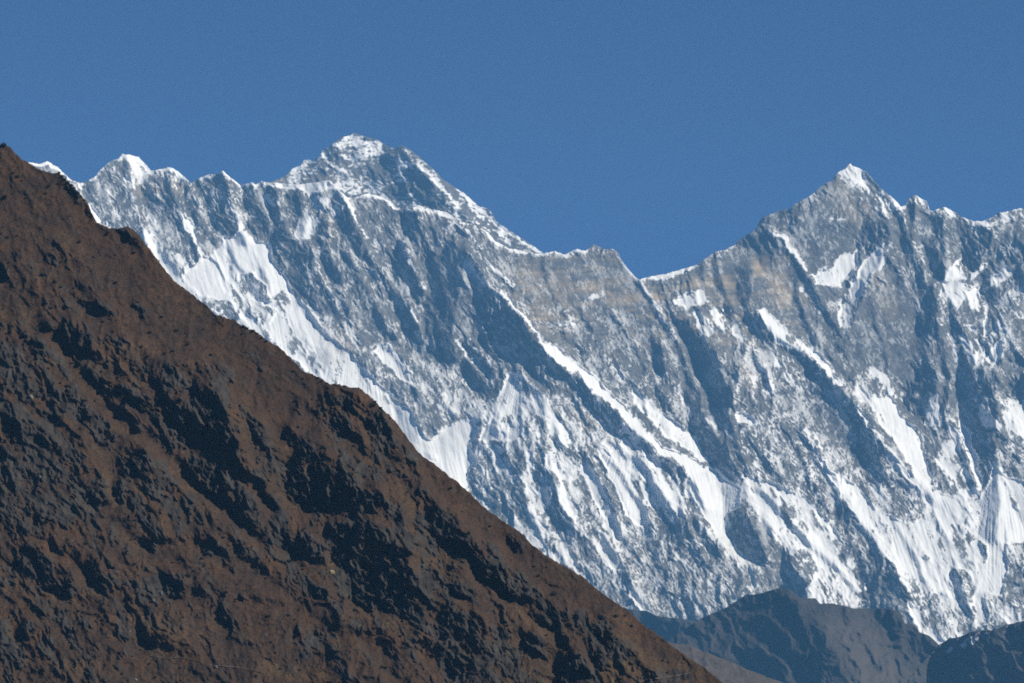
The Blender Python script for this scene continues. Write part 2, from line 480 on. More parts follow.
# how much snow lies: (share, outline), later ones over earlier ones
WALL_SNOW = [
 (.16,[(83,183),(190,183),(240,185),(262,240),(150,215),(100,218)]),
 (.42,[(106,166),(122,155),(140,158),(150,172),(146,182),(132,190),(118,182)]),
 (.40,[(152,171),(170,168),(186,178),(184,188),(160,188)]),
 (.14,[(140,200),(240,200),(262,240),(290,300),(330,330),(330,345),(200,320),(140,240)]),
 (.11,[(262,190),(450,214),(400,240),(430,400),(330,320),(280,240)]),
 (.10,[(434,256),(452,232),(466,255),(500,292),(556,362),(500,392),(470,395),(424,345)]),
 (.05,[(500,245),(545,255),(620,253),(660,280),(700,268),(760,240),(780,245),(800,275),(800,320),(740,300),(690,300),(650,310),(560,300),(520,290)]),
 (.15,[(540,305),(650,312),(680,390),(700,440),(640,400),(590,370)]),
 (.10,[(650,312),(672,310),(700,340),(730,370),(735,460),(700,440),(680,390)]),
 (.47,[(470,400),(545,395),(600,400),(690,465),(745,515),(770,560),(740,600),(690,620),(600,610),(540,555),(470,495),(462,450)]),
 (.28,[(560,540),(660,520),(760,560),(740,605),(690,625),(610,612)]),
 (.08,[(740,240),(840,180),(900,210),(905,240),(860,260),(830,265),(800,275)]),
 (.06,[(850,300),(915,285),(945,310),(955,370),(935,420),(905,395),(870,390),(848,360)]),
 (.18,[(735,335),(800,345),(845,390),(880,440),(830,430),(780,420),(735,410)]),
 (.22,[(735,425),(790,400),(830,430),(870,480),(890,520),(860,560),(800,560),(740,500)]),
 (.45,[(840,385),(870,366),(905,385),(905,400),(862,402)]),
 (.12,[(960,220),(1060,205),(1060,300),(990,305),(955,265)]),
 (.45,[(985,310),(1010,290),(1060,280),(1060,310),(1004,322),(990,345)]),
 (.10,[(1004,325),(1060,310),(1060,385),(1020,372)]),
 (.74,[(138,232),(165,250),(205,262),(225,240),(262,240),(300,300),(350,352),(300,350),(262,330),(200,302),(160,268)]),
 (.90,[(87,203),(92,203),(100,215),(112,229),(100,228),(92,218)]),
 (.75,[(138,224),(146,230),(150,236),(148,212),(152,212),(158,225),(160,240),(163,262),(172,270),(178,285),(165,270),(150,250)]),
 (.88,[(163,268),(172,262),(176,275),(185,285),(200,302),(225,296),(235,305),(245,312),(262,330),(275,350),(230,335),(205,318),(185,302),(172,288)]),
 (.97,[(178,210),(186,212),(195,225),(200,240),(204,255),(215,262),(222,278),(229,292),(220,302),(205,302),(195,292),(185,277),(190,264),(200,258),(192,240),(184,228)]),
 (.45,[(200,296),(225,300),(240,318),(222,318),(207,306)]),
 (.25,[(188,245),(196,245),(201,258),(192,266),(186,256)]),
 (.97,[(222,236),(232,236),(240,228),(242,222),(245,233),(258,240),(270,242),(273,258),(283,275),(297,297),(305,312),(322,335),(350,352),(380,385),(410,410),(430,440),(450,470),(458,482),(440,482),(400,442),(350,402),(300,362),(262,327),(275,315),(272,300),(255,280),(240,275),(230,262)]),
 (.93,[(258,300),(285,290),(330,350),(390,400),(440,460),(420,460),(340,400),(270,340)]),
 (.22,[(243,275),(252,271),(262,285),(272,300),(262,301),(250,293)]),
 (.50,[(247,300),(262,303),(276,312),(270,322),(255,316)]),
 (.50,[(322,318),(335,314),(352,328),(366,350),(360,358),(345,350),(330,335)]),
 (.40,[(376,364),(385,368),(400,385),(414,406),(405,408),(390,395),(378,380)]),
 (.95,[(372,350),(385,342),(400,355),(412,372),(417,387),(402,380),(385,364)]),
 (.45,[(418,368),(430,378),(442,395),(453,415),(448,422),(435,405),(420,390)]),
 (.35,[(418,362),(445,362),(470,385),(474,412),(455,416),(440,395)]),
 (.97,[(445,425),(475,418),(480,430),(470,445),(478,460),(470,475),(468,492),(455,482),(440,457),(430,440)]),
 (.93,[(262,181),(330,180),(338,189),(325,190),(310,194),(300,190),(280,189),(264,187)]),
 (.75,[(264,195),(272,194),(280,203),(278,208),(266,204)]),
 (.80,[(277,224),(284,225),(283,234),(279,232)]),
 (.55,[(300,215),(316,196),(330,200),(322,216),(310,240),(292,238)]),
 (.45,[(326,200),(345,207),(344,216),(330,215)]),
 (.90,[(467,252),(474,262),(482,275),(492,287),(500,295),(488,286),(478,277),(463,267)]),
 (.98,[(538,336),(552,344),(575,361),(600,381),(614,396),(625,407),(640,421),(650,434),(665,446),(690,457),(707,470),(690,474),(683,466),(659,452),(645,439),(632,426),(616,410),(596,394),(577,373),(557,363),(541,345)]),
 (.93,[(630,385),(645,393),(660,412),(680,423),(695,438),(710,462),(700,462),(685,450),(670,440),(655,427),(640,410),(632,396)]),
 (.97,[(688,467),(710,467),(730,480),(741,490),(741,505),(729,515),(725,535),(720,537),(705,520),(695,500),(687,480)]),
 (.82,[(640,455),(660,452),(672,470),(680,490),(690,510),(700,530),(712,535),(720,545),(700,520),(685,505),(675,510),(668,505),(660,515),(650,512),(640,500),(630,480),(625,470)]),
 (.97,[(596,448),(605,449),(620,463),(632,480),(642,500),(650,522),(640,526),(628,517),(620,500),(610,476)]),
 (.88,[(545,392),(550,408),(562,420),(574,440),(582,452),(570,454),(560,440),(550,430),(544,420),(533,415)]),
 (.90,[(508,372),(520,372),(532,384),(542,394),(546,402),(530,415),(515,440),(500,440),(478,440),(488,420),(498,395)]),
 (.90,[(525,450),(532,452),(535,468),(530,472),(525,462)]),
 (.85,[(546,450),(556,455),(562,480),(578,512),(574,522),(560,500),(550,480),(544,465)]),
 (.90,[(580,453),(591,463),(606,488),(616,515),(624,542),(616,542),(600,510),(588,490),(579,470)]),
 (.80,[(560,540),(575,553),(587,580),(576,574),(561,556)]),
 (.80,[(628,583),(640,588),(650,603),(657,616),(642,612),(628,597)]),
 (.75,[(596,528),(615,540),(626,560),(615,575),(600,560),(592,545)]),
 (.70,[(660,545),(672,550),(690,562),(680,566),(664,558)]),
 (.97,[(647,277),(666,274),(682,269),(697,264),(700,266),(685,273),(670,279),(655,279)]),
 (.90,[(672,300),(690,293),(703,290),(708,302),(700,305),(685,308),(675,305)]),
 (.62,[(686,313),(696,318),(702,336),(714,336),(713,323),(705,316),(696,310)]),
 (.78,[(708,310),(720,305),(730,310),(738,325),(747,347),(735,337),(728,325),(722,330),(715,322)]),
 (.90,[(756,310),(765,309),(776,319),(791,333),(806,344),(821,354),(833,369),(844,389),(835,387),(825,371),(810,357),(795,350),(780,345),(769,330)]),
 (.85,[(772,353),(780,360),(790,373),(801,380),(803,391),(795,391),(785,379),(775,366)]),
 (.72,[(745,374),(755,377),(768,387),(776,394),(765,394),(752,384)]),
 (.98,[(733,413),(745,411),(756,418),(757,427),(748,423),(738,424)]),
 (.96,[(811,274),(818,270),(832,266),(840,255),(856,250),(858,262),(848,280),(840,288),(830,287),(815,285)]),
 (.72,[(840,172),(850,163),(866,171),(886,191),(899,203),(897,212),(880,205),(868,192),(860,186),(852,179),(842,178)]),
 (.45,[(840,178),(866,188),(890,208),(885,216),(862,200)]),
 (.88,[(847,340),(843,312),(850,286),(862,262),(880,244),(893,241),(886,262),(876,271),(866,286),(856,301)]),
 (.70,[(909,198),(916,195),(927,202),(926,207),(912,205)]),
 (.75,[(934,210),(943,206),(953,211),(961,217),(950,215),(938,213)]),
 (.55,[(962,217),(990,219),(1024,208),(1060,200),(1060,212),(1010,220),(985,228),(968,226)]),
 (.70,[(955,262),(962,257),(966,268),(967,279),(955,281),(945,276)]),
 (.72,[(935,283),(945,278),(960,282),(968,286),(963,300),(956,317),(950,317),(943,300)]),
 (.95,[(966,290),(977,283),(982,300),(986,306),(978,313),(968,309)]),
 (.95,[(984,305),(990,304),(990,330),(988,339),(983,336)]),
 (.70,[(955,320),(975,325),(986,340),(986,355),(980,371),(975,366),(967,355),(959,340)]),
 (.85,[(969,276),(986,261),(984,271),(972,281)]),
 (.75,[(985,282),(1016,261),(1013,272),(995,286)]),
 (.60,[(1002,322),(1013,345),(1023,361),(1010,352),(998,342)]),
 (.80,[(985,360),(1004,330),(1002,355),(990,370)]),
 (.93,[(865,395),(880,395),(893,398),(900,410),(908,420),(918,430),(925,450),(930,470),(936,487),(925,490),(915,475),(905,457),(895,442),(882,427),(870,407)]),
 (.82,[(740,472),(770,482),(800,495),(830,520),(850,550),(872,592),(840,592),(810,570),(790,540),(770,520),(748,506)]),
 (.74,[(745,500),(760,508),(775,520),(790,533),(830,560),(860,598),(875,608),(820,606),(800,592),(795,560),(775,540)]),
 (.90,[(862,430),(880,440),(895,458),(915,475),(935,490),(960,500),(978,500),(979,537),(985,560),(1000,590),(1005,622),(980,628),(960,637),(940,647),(920,632),(907,610),(898,580),(880,555),(864,530),(848,505),(838,490),(828,470),(845,475),(860,490),(880,510),(900,520),(915,520),(925,505),(905,482)]),
 (.30,[(868,440),(882,440),(900,470),(922,495),(925,510),(905,520),(885,508),(868,482)]),
 (.55,[(900,600),(930,612),(945,640),(975,630),(975,605),(950,590)]),
 (.72,[(930,402),(936,392),(940,405),(941,428),(932,432),(924,424),(926,412)]),
 (.80,[(946,408),(954,415),(961,440),(967,465),(974,480),(979,497),(960,502),(949,490),(944,470),(934,460),(940,445),(949,440)]),
 (.90,[(959,418),(969,430),(977,455),(982,480),(980,492),(971,467),(962,442)]),
 (.60,[(985,395),(1000,405),(996,430),(985,425),(975,418)]),
 (.75,[(999,401),(1015,399),(1060,405),(1060,445),(1015,437),(1005,442),(996,430)]),
 (.35,[(1000,440),(1024,440),(1060,455),(1060,475),(1010,468),(997,452)]),
 (.97,[(993,462),(1000,469),(1010,478),(1060,490),(1060,542),(1010,542),(985,545),(977,537),(980,500),(988,480)]),
 (.95,[(985,540),(1012,540),(1005,592),(989,597)]),
 (.92,[(733,543),(745,553),(753,570),(758,586),(752,597),(745,581),(734,560)]),
 (.28,[(952,568),(965,570),(976,590),(973,602),(958,600),(951,582)]),
 (.30,[(960,612),(974,616),(974,632),(958,632)]),
 (.35,[(986,592),(1002,600),(1002,625),(988,625)]),
 (.60,[(1005,590),(1060,585),(1060,640),(1005,622)]),
 (.30,[(1006,545),(1060,545),(1060,582),(1010,572)]),
 (.10,[(857,565),(872,543),(885,555),(900,570),(910,597),(905,602),(885,597),(868,597),(862,582),(850,570)]),
 (.09,[(728,530),(743,513),(750,518),(765,540),(768,560),(758,564),(745,556),(735,544)]),
 (.12,[(830,505),(850,502),(863,526),(855,536),(845,530)]),
 (.10,[(774,585),(790,572),(812,580),(802,597),(778,600)]),
]
WALL_LINES = [
 (2.5,.80,[(330,181),(347,200),(357,222),(366,238)]),
 (4.2,.95,[(370,194),(382,199),(397,207),(410,211),(419,207),(430,211),(448,215),(456,223)]),
 (3.0,.90,[(454,221),(465,230),(475,241),(485,259),(497,271),(512,286)]),
 (2.5,.60,[(454,222),(445,232),(433,251)]),
 (2.5,.80,[(462,223),(475,229),(485,231),(493,241),(508,249),(528,253),(545,255)]),
 (4.0,.97,[(500,291),(512,303),(525,318),(540,337)]),
 (2.6,.80,[(612,368),(625,383)]),(2.2,.7,[(668,374),(680,395),(690,415)]),
 (2.6,.90,[(730,310),(742,330),(757,358)]),
 (2.0,.7,[(758,362),(768,378),(778,392)]),
 (3.2,.90,[(770,232),(785,238),(797,255),(808,272)]),
 (1.9,.9,[(800,288),(820,312)]),(1.9,.9,[(813,295),(830,318)]),
 (3.0,.90,[(841,300),(841,326)]),
 (2.2,.75,[(826,220),(845,219)]),
 (3.0,.75,[(898,210),(905,225),(915,250),(925,266)]),
 (2.4,.92,[(892,242),(884,255),(878,269)]),
 (4.4,.96,[(858,407),(875,430),(895,458),(918,486)]),
 (4.2,.95,[(805,430),(815,450),(830,475),(850,505),(875,540),(895,565),(910,592)]),
 (2.4,.85,[(222,172),(230,178),(241,187)]),
 (2.6,.85,[(229,200),(236,215),(241,228)]),
 (2.4,.85,[(190,184),(199,179),(209,176)]),
 (3.0,.85,[(119,158),(127,156),(138,158),(147,166),(151,172)]),
 (3.0,.85,[(156,171),(169,168),(177,171),(186,179)]),
 (3.6,.95,[(34,163),(47,162),(58,169),(68,178),(76,183)]),
 (4.0,.95,[(76,183),(81,189)]),
 (2.6,.80,[(122,178),(132,182),(135,205)]),
 (2.4,.7,[(545,254),(556,252),(566,256),(578,250),(594,246),(604,250),(613,250)]),
 (2.4,.7,[(590,297),(598,295),(602,293)]),
 (1.8,.6,[(540,285),(556,302),(575,322)]),
 (3.,.7,[(558,328),(572,325),(580,320)]),
 (2.2,.8,[(455,340),(465,352),(483,374)]),(2.4,.85,[(472,341),(482,353),(492,368)]),
 (2.2,.8,[(402,243),(408,252)]),(2.4,.7,[(407,256),(415,272),(423,290)]),
 (2.2,.8,[(412,310),(417,322)]),(2.6,.7,[(315,268),(325,285),(338,308)]),
 (2.4,.8,[(725,425),(733,445)]),(2.2,.8,[(706,418),(714,428)]),
 (2.2,.8,[(940,318),(952,345),(958,360)]),
 (2.0,.7,[(936,300),(948,320),(955,335)]),
 (2.6,.9,[(640,278),(652,300),(660,312)]),
 (2.0,.7,[(660,315),(668,328),(678,342)]),
 (3.0,.85,[(812,432),(822,448)]),
 (2.4,.8,[(1003,322),(1012,342),(1024,362)]),
 (2.4,.8,[(993,462),(1005,480),(1018,510)]),
]
WALL_TAN = [
 (8,.85,[(555,297),(575,289),(592,288),(612,300),(640,296),(660,299)]),
 (8,.9,[(690,284),(735,284)]),(16,.8,[(762,268),(775,272),(785,300)]),(6,.5,[(795,285),(806,300)]),
 (12,.5,[(140,190),(185,187)]),(14,.35,[(745,365),(752,385)]),
 (30,.30,[(530,280),(560,290),(545,310)]),(26,.35,[(840,195),(860,215)]),
 (20,.3,[(880,280),(890,310)]),(14,.35,[(330,330),(350,345)]),(24,.3,[(580,420),(600,440)]),
 (14,.3,[(320,215),(330,235)]),
]

# crests of ribs and buttresses: (flank width, steepness, line)
WALL_RIBS = [
 (12,1.0,[(223,171),(230,190),(236,212),(240,228),(245,240)]),(10,.9,[(330,181),(345,200),(355,220),(366,245),(380,270)]),
 (10,1.,[(127,156),(131,180),(136,205),(142,228),(150,250)]),(9,.9,[(169,167),(173,190),(180,210),(192,235),(200,258)]),
 (8,.9,[(275,184),(281,204),(278,214),(287,232)]),(9,.9,[(308,245),(315,262),(322,280),(335,300),(342,314)]),
 (7,.8,[(328,248),(335,262),(341,275)]),(6,.8,[(378,268),(388,280),(396,293)]),
 (9,1.,[(404,243),(412,262),(420,280),(424,292)]),(7,.9,[(405,290),(412,308),(418,326)]),
 (9,1.,[(454,221),(470,233),(480,248),(492,266),(505,280),(514,288)]),
 (14,1.15,[(467,252),(480,270),(493,288),(505,298),(518,314),(533,335),(540,343),(557,364),(577,375),(596,395),(616,412),(639,434),(655,451),(684,468),(695,484),(704,506)]),
 (6,.8,[(454,222),(442,240),(434,256)]),(5,.9,[(460,350),(475,368),(485,378)]),(5,.9,[(472,340),(485,356),(494,369)]),
 (10,.9,[(520,372),(540,395),(546,405),(555,425),(566,447)]),(9,.9,[(546,405),(545,440),(550,470),(562,500),(575,530)]),
 (7,.9,[(575,395),(590,420),(610,440),(630,455),(645,462)]),(9,1.,[(585,450),(598,475),(610,500),(622,530),(640,560)]),
 (8,.9,[(600,447),(620,470),(640,500),(655,525)]),(9,1.,[(640,456),(655,480),(672,505),(690,535),(705,560)]),
 (7,1.,[(683,508),(690,530),(700,552)]),(8,1.,[(745,513),(760,535),(768,560)]),
 (8,.9,[(545,520),(555,545),(570,570),(585,592)]),(9,.9,[(600,530),(620,560),(640,590),(656,614)]),
 (9,.9,[(640,279),(652,300),(665,320),(680,345),(690,370),(700,395),(706,418),(718,440)]),
 (8,1.,[(730,310),(742,330),(757,357),(770,382)]),(9,1.,[(747,345),(738,380),(729,410),(736,440),(748,470)]),
 (12,1.,[(757,312),(775,335),(800,350),(825,372),(843,390),(858,405),(875,430),(895,458),(915,482),(935,498)]),
 (10,1.,[(770,232),(785,240),(800,262),(812,285),(825,308),(840,330)]),(9,1.,[(866,172),(885,193),(900,212),(912,240),(922,265),(928,285)]),
 (8,.9,[(892,241),(882,260),(872,280),(862,300),(850,330)]),(7,.9,[(916,196),(914,220),(914,245)]),(8,1.,[(943,208),(944,235),(947,268)]),
 (10,1.,[(935,286),(938,320),(945,350),(951,380),(948,405),(955,425),(965,455),(976,490)]),(6,.9,[(926,356),(936,375),(938,400)]),
 (11,1.,[(803,430),(818,450),(832,475),(850,505),(875,540),(895,565),(910,595)]),(8,.8,[(760,488),(775,500),(800,530),(830,560),(860,590)]),
 (8,.8,[(996,445),(998,470),(999,500),(997,540)]),(7,.9,[(1004,325),(1015,345),(1026,363)]),(7,.9,[(1002,225),(985,255),(974,276)]),
 (8,.9,[(1060,230),(1015,262),(990,285)]),(7,.9,[(955,315),(968,340),(979,369)]),(5,.9,[(884,556),(880,575),(878,592)]),
 (6,.8,[(100,178),(108,200),(118,225)]),(8,.9,[(186,178),(196,200),(206,225),(215,240)]),(6,.8,[(255,184),(262,205),(270,225)]),
 (6,.8,[(300,190),(308,215),(305,235)]),(8,.8,[(350,255),(362,280),(380,310),(395,335)]),(8,.8,[(340,290),(352,315),(365,342)]),
 (7,.6,[(300,300),(320,325),(345,350)]),(7,.8,[(384,343),(400,360),(414,385),(425,405)]),
 (6,.8,[(420,370),(440,395),(455,418)]),(7,.7,[(575,300),(590,325),(610,350),(628,375),(645,395)]),(7,.7,[(610,310),(628,335),(645,365),(665,395),(682,420)]),
 (7,.7,[(545,265),(552,290),(570,320)]),(7,.8,[(690,270),(695,295),(705,318),(716,338)]),(7,.8,[(716,256),(722,285),(735,312)]),
 (7,.8,[(800,300),(812,330),(828,352),(845,372)]),(6,.7,[(870,300),(880,330),(890,365)]),(7,.8,[(780,420),(800,450),(812,480),(830,510)]),
 (7,.8,[(745,425),(765,455),(785,485)]),(7,.8,[(520,480),(530,510),(545,540)]),(7,.7,[(895,520),(915,555),(930,590),(950,625)]),
 (6,.7,[(935,510),(950,545),(962,580),(972,615)]),
]
# smooth bare cliffs
WALL_CALM = [
 (.6,[(500,250),(545,256),(625,258),(655,285),(660,345),(600,320),(540,310)]),(.5,[(560,310),(650,315),(665,380),(600,350)]),
 (.6,[(690,270),(770,240),(810,270),(840,330),(800,335),(745,305),(700,300)]),(.55,[(780,240),(845,185),(870,230),(845,262),(800,270)]),
 (.65,[(850,300),(915,285),(920,340),(905,385),(870,388),(848,360)]),(.55,[(780,385),(830,395),(870,440),(880,480),(850,460),(800,420)]),
 (.5,[(664,320),(700,345),(728,390),(735,460),(705,450),(684,390)]),(.5,[(434,256),(452,232),(466,260),(455,340),(424,345)]),
 (.4,[(936,310),(950,310),(960,370),(945,410),(936,390)]),
]
g = Grid(-70, 1094, 140, 700, 0.72)
X, Y = g.X, g.Y
g.WX = X + 4.5 * fbm(X, Y, 16, 4, 300, .65) + 2.2 * fbm(X, Y, 4.5, 2, 304, .7); g.WY = Y + 4.5 * fbm(X, Y, 16, 4, 309, .65) + 2.2 * fbm(X, Y, 4.5, 2, 314, .7)
ysil = sil(WALL_SKY, g.xs, .6, 5, 11)

face_x = np.zeros_like(X); face_z = np.zeros_like(X); known = np.zeros_like(X)
for s, poly in WALL_FACES:
    g.paint(known, poly, 1.0)
    g.paint(face_x, poly, .90 * s)
    g.paint(face_z, poly, -.45 * max(s, 0))
for w, s, pts in WALL_RIBS: rib(g, face_x, face_z, known, w, s, pts)
known = gauss(known, 1.2); face_x = gauss(face_x, 1.2); face_z = gauss(face_z, 1.2)
face_x = face_x * (1 + .6 * fbm(X, Y, 14, 4, 320, .6))
R = relief(g, face_x, face_z, known, 110.0)

cover = np.full_like(X, .09)
for c, poly in WALL_SNOW: g.paint(cover, poly, c)
for w, c, pts in WALL_LINES: g.stroke(cover, w, c, pts)
crest = Y - ysil[None, :]
cover = np.maximum(cover, .74 * smooth(4.2, 1.2, crest) * (1 - .9 * smooth(.1, .5, fbm(X, 0 * Y, 26, 3, 330))) * (1 - .8 * ((X > 700) & (X < 838))))
cover = gauss(cover, .9)
cover = np.clip(cover + .55 * fbm(X - .5 * Y, Y * .55, 20, 5, 335, .65) * smooth(.2, .5, cover) * (1 - smooth(.93, .97, cover)), 0, 1)
firm = smooth(.66, .98, gauss(cover, 1.6))           # lying snow smooths the rock under it
tan = np.zeros_like(X)
for w, c, pts in WALL_TAN: g.stroke(tan, w, c, pts)
strata = gauss(((X > 510) & (X < 800) & (Y > 250) & (Y < 350)).astype(np.float32), 12) * smooth(-.1, .35, fbm(X * .12 + 2 * fbm(X, Y, 30, 2, 402), Y + .06 * X, 7, 4, 401, .7)) * .55
tan = np.clip(gauss(tan, 3.5) * (1 + 1.2 * fbm(X, Y * 3, 14, 3, 400)) + strata, 0, 1)

# broken rock: ribs running down the fall line, some leaning right
u = X - .42 * Y; v = Y
wob = 3.0 * fbm(X, Y, 30, 2, 40)
rock = rmf(X, Y, (44, 22, 11, 5.6, 2.9), (.05, .09, .14, .19, .21), 2.2, 50, .40, 8.)
for k, lam in enumerate((9, 4.5, 2.4)):
    rock = rock + lam * (.07, .08, .08)[k] * perlin((X + wob) / lam, v / (lam * 1.3), 60 + k)
flute = 0
for k, lam in enumerate((7.5, 3.8)):
    flute = flute + lam * .075 * ridged((X - .22 * Y + 2 * fbm(X, Y, 24, 2, 44)) / lam, v / (lam * 9), 80 + k)
FANS = [((726, 560), 40, [(684,462),(712,464),(732,478),(744,490),(742,508),(731,520),(726,540),(716,538),(700,522),(690,500)]),
        ((997, 440), 34, [(996,462),(1010,474),(1060,488),(1060,600),(985,600),(976,540),(980,494)]),
        ((522, 345), 30, [(506,370),(522,370),(540,388),(548,402),(545,425),(515,445),(472,445),(490,415)]),
        ((640, 380), 60, [(596,446),(606,448),(640,455),(662,452),(690,492),(705,535),(650,530),(628,517)]),
        ((800, 200), 95, [(862,430),(900,460),(960,500),(980,500),(985,560),(1005,620),(940,645),(900,600),(850,510),(828,470)]),
        ((360, 250), 60, [(310,345),(345,335),(370,350),(385,340),(420,380),(420,410),(380,400),(330,390)])]
fan = np.zeros_like(X); wf = np.zeros_like(X)
for i, ((ax, ay), k, poly) in enumerate(FANS):
    ang = np.arctan2(X - ax, Y - ay) * k
    rad = np.hypot(X - ax, Y - ay)
    f = .55 * ridged(ang + .3 * fbm(X, Y, 14, 2, 95), rad / 60., 96 + i) + .3 * ridged(ang * 2.1, rad / 40., 98 + i)
    mk = np.zeros_like(X); g.paint(mk, poly, 1.); mk = gauss(mk, 3.)
    fan += f * mk; wf = np.maximum(wf, mk)
flute = flute * (1 - wf) + fan * 1.0
soft = 22 * .05 * fbm(X - .3 * Y, Y * .6, 22, 4, 90, .55)
calm = np.zeros_like(X)
for c, poly in WALL_CALM: g.paint(calm, poly, c)
calm = gauss(calm, 6.)
R = R + rock * (1 - .86 * firm) * (1 - calm) + (flute + soft) * firm

# where the snow holds: ledges, lines down the grooves, and chance
ry, rx = np.gradient(rock, g.step)
lines = 0
for k, lam in enumerate((13, 7, 3.8)):
    w2 = 2.5 * fbm(X, Y, 16, 3, 105 + k)
    lines = lines + (.7, .9, .7)[k] * ridged((X - .58 * Y + w2) / lam, (Y + .3 * X) / (lam * 4.5), 110 + k)
    lines = lines + (.3, .35, .3)[k] * ridged((X + .25 * Y + w2) / lam, (Y - .2 * X) / (lam * 3.5), 120 + k)
grain = .6 * perlin(X / 3.4, Y / 4.2, 125) + 1.1 * perlin(X / 1.75, Y / 2.0, 126)
area = fbm(X - .3 * Y, Y * .6, 26, 4, 130, .6)
hold = uniform(.75 * lines + .60 * grain * (1 - .65 * smooth(.45, .8, cover)) + 2.6 * area - .45 * ry - .35 * rx)
hold = 1 - hold
edge = .10 + .11 * (1 - smooth(.3, .8, cover))
snow = smooth(-1., 1., (cover - hold * .98 - .02) / edge)
snow = np.where(cover > .9, np.maximum(snow, smooth(.80, .97, cover + .22 * grain * (1 - smooth(.9, 1., cover)))), snow)
thin = smooth(.10, .60, cover + .5 * fbm(X, Y, 9, 3, 136))
snow = snow * (.58 + .42 * thin) + .06 * (1 - snow) * smooth(.0, .5, fbm(X - .4 * Y, Y * .6, 7, 3, 138))
fl = 0
for k, (lam, sl, el) in enumerate(((4.4, .75, 3.2), (3.4, .45, 3.6), (3.8, -.35, 2.6), (3.0, .6, 2.6))):
    w2 = 1.6 * fbm(X, Y, 8, 3, 340 + k)
    f_ = ridged((X - sl * Y + w2) / lam, (Y + sl * X) / (lam * el), 345 + k)
    gate = fbm(X - .3 * Y, Y * .7, 13, 4, 350 + k, .65)
    fl = np.maximum(fl, smooth(.55, .75, f_) * smooth(.02, .26, gate + .5 * (np.clip(cover, 0, .4) - .20) - (.0, .05, .14, .04)[k]))
snow = np.maximum(snow, fl * (.55 + .45 * smooth(.04, .25, cover)) * (1 - .45 * calm) * (1 - .8 * smooth(.32, .5, cover)))
dust = gauss(smooth(.0, 1., ((X > 540) & (X < 760) & (Y > 540)).astype(np.float32)), 14) * .45 \
    + .5 * gauss(((X > 318) & (X < 372) & (Y > 312) & (Y < 362)).astype(np.float32), 6) \
    + .18 * gauss(((X > 370) & (X < 480) & (Y > 370) & (Y < 450)).astype(np.float32), 8)
dust = np.clip(dust * (.6 + 1.2 * fbm(X, Y, 12, 3, 140)), 0, .8)

MPP = 24500.0 / FPX
depth = 24500.0 + 4.4 * (400.0 - Y) - R * MPP
depth = depth - .6 * np.maximum(0, 140 - X) * MPP          # the left shoulder swings towards the viewer
wall_mat = mountain_mat("snow_and_grey_rock", (.066, .065, .063), (.160, .155, .147), (.30, .235, .15))
wall = terrain("mountain", g, ysil, depth, dict(snow=snow, tint=tan, dust=dust), wall_mat, back=3000.0)
tag(wall, "long jagged wall of grey rock and fluted snow with the right-hand summit, rising behind the brown slope", "mountain", "structure")

# ------------------------------------------------------------------ the dark pyramid behind the wall
PEAK_SKY = [(180,230),(215,200),(240,195),(262,184),(273,181),(279,179),(284.8,176),(289,172),(292.6,168),(300,166),(304,160),(309,159),(312,162),(316,159),(320,156),(322,150.5),(330,145.6),(337.5,139.8),(341,137.4),(347,135.8),(350.4,135),(351.8,132.7),(356,133.5),(360.5,135),(370,137.5),(378,139.8),(385,144.6),(390,147.5),(395.7,148.6),(400,146),(403.5,146),(411,150.5),(419,157),(433,169),(444.5,181),(450,184),(454,187),(466,194.5),(473,201),(479.7,207),(485,208),(488,208.5),(491,212),(497,222),(508.6,229.8),(528,242.5),(543.8,253),(562,264),(600,292)]
PEAK_FACES = [
 (.3,[(284,178),(304,162),(320,158),(330,172),(318,182),(290,184)]),
 (.6,[(322,152),(330,148),(333,160),(342,170),(338,172),(328,165)]),
 (-.4,[(330,148),(350,136),(380,142),(386,150),(370,160),(345,160)]),
 (.9,[(352,145),(360,148),(358,156),(353,156)]),
 (.2,[(340,165),(370,160),(395,152),(398,165),(380,178),(360,188),(345,178)]),
 (.65,[(362,180),(380,172),(398,155),(402,168),(385,185),(370,192)]),
 (.62,[(388,184),(400,175),(420,170),(432,182),(444,195),(448,208),(430,206),(400,200),(382,192)]),
 (-.9,[(402,148),(412,152),(434,172),(456,192),(480,212),(505,235),(490,236),(465,215),(440,190),(420,170)]),
 (-.6,[(455,190),(480,210),(510,236),(545,256),(520,252),(490,228),(465,206)]),
 (-.3,[(330,184),(362,178),(364,193),(352,197),(340,190)]),
]
PEAK_SNOW = [
 (.16,[(262,184),(330,150),(350,133),(400,146),(440,180),(545,256),(450,212),(350,195)]),
 (.34,[(284,178),(304,160),(322,160),(318,178),(290,182)]),
 (.82,[(330,146),(350,134),(362,136),(385,146),(384,150),(366,144),(352,146),(340,150)]),
 (.75,[(338,152),(352,150),(352,158),(345,160)]),(.7,[(360,150),(385,148),(386,154),(366,158)]),
 (.85,[(346,158),(357,159),(356,162),(349,161)]),
 (.12,[(340,165),(395,155),(398,168),(375,185),(345,180)]),
 (.7,[(362,182),(378,178),(384,186),(376,194),(364,192)]),
 (.12,[(384,182),(400,172),(420,168),(448,208),(430,205),(384,192)]),
 (.85,[(397,162),(402,160),(414,163),(412,167),(398,168)]),
 (.8,[(392,177),(402,172),(403,175),(394,179)]),
 (.85,[(330,184),(350,180),(362,176),(364,194),(352,196),(340,190)]),
 (.6,[(446,196),(460,206),(462,222),(450,214)]),
 (.8,[(396,149),(404,146),(414,153),(408,154)]),
]
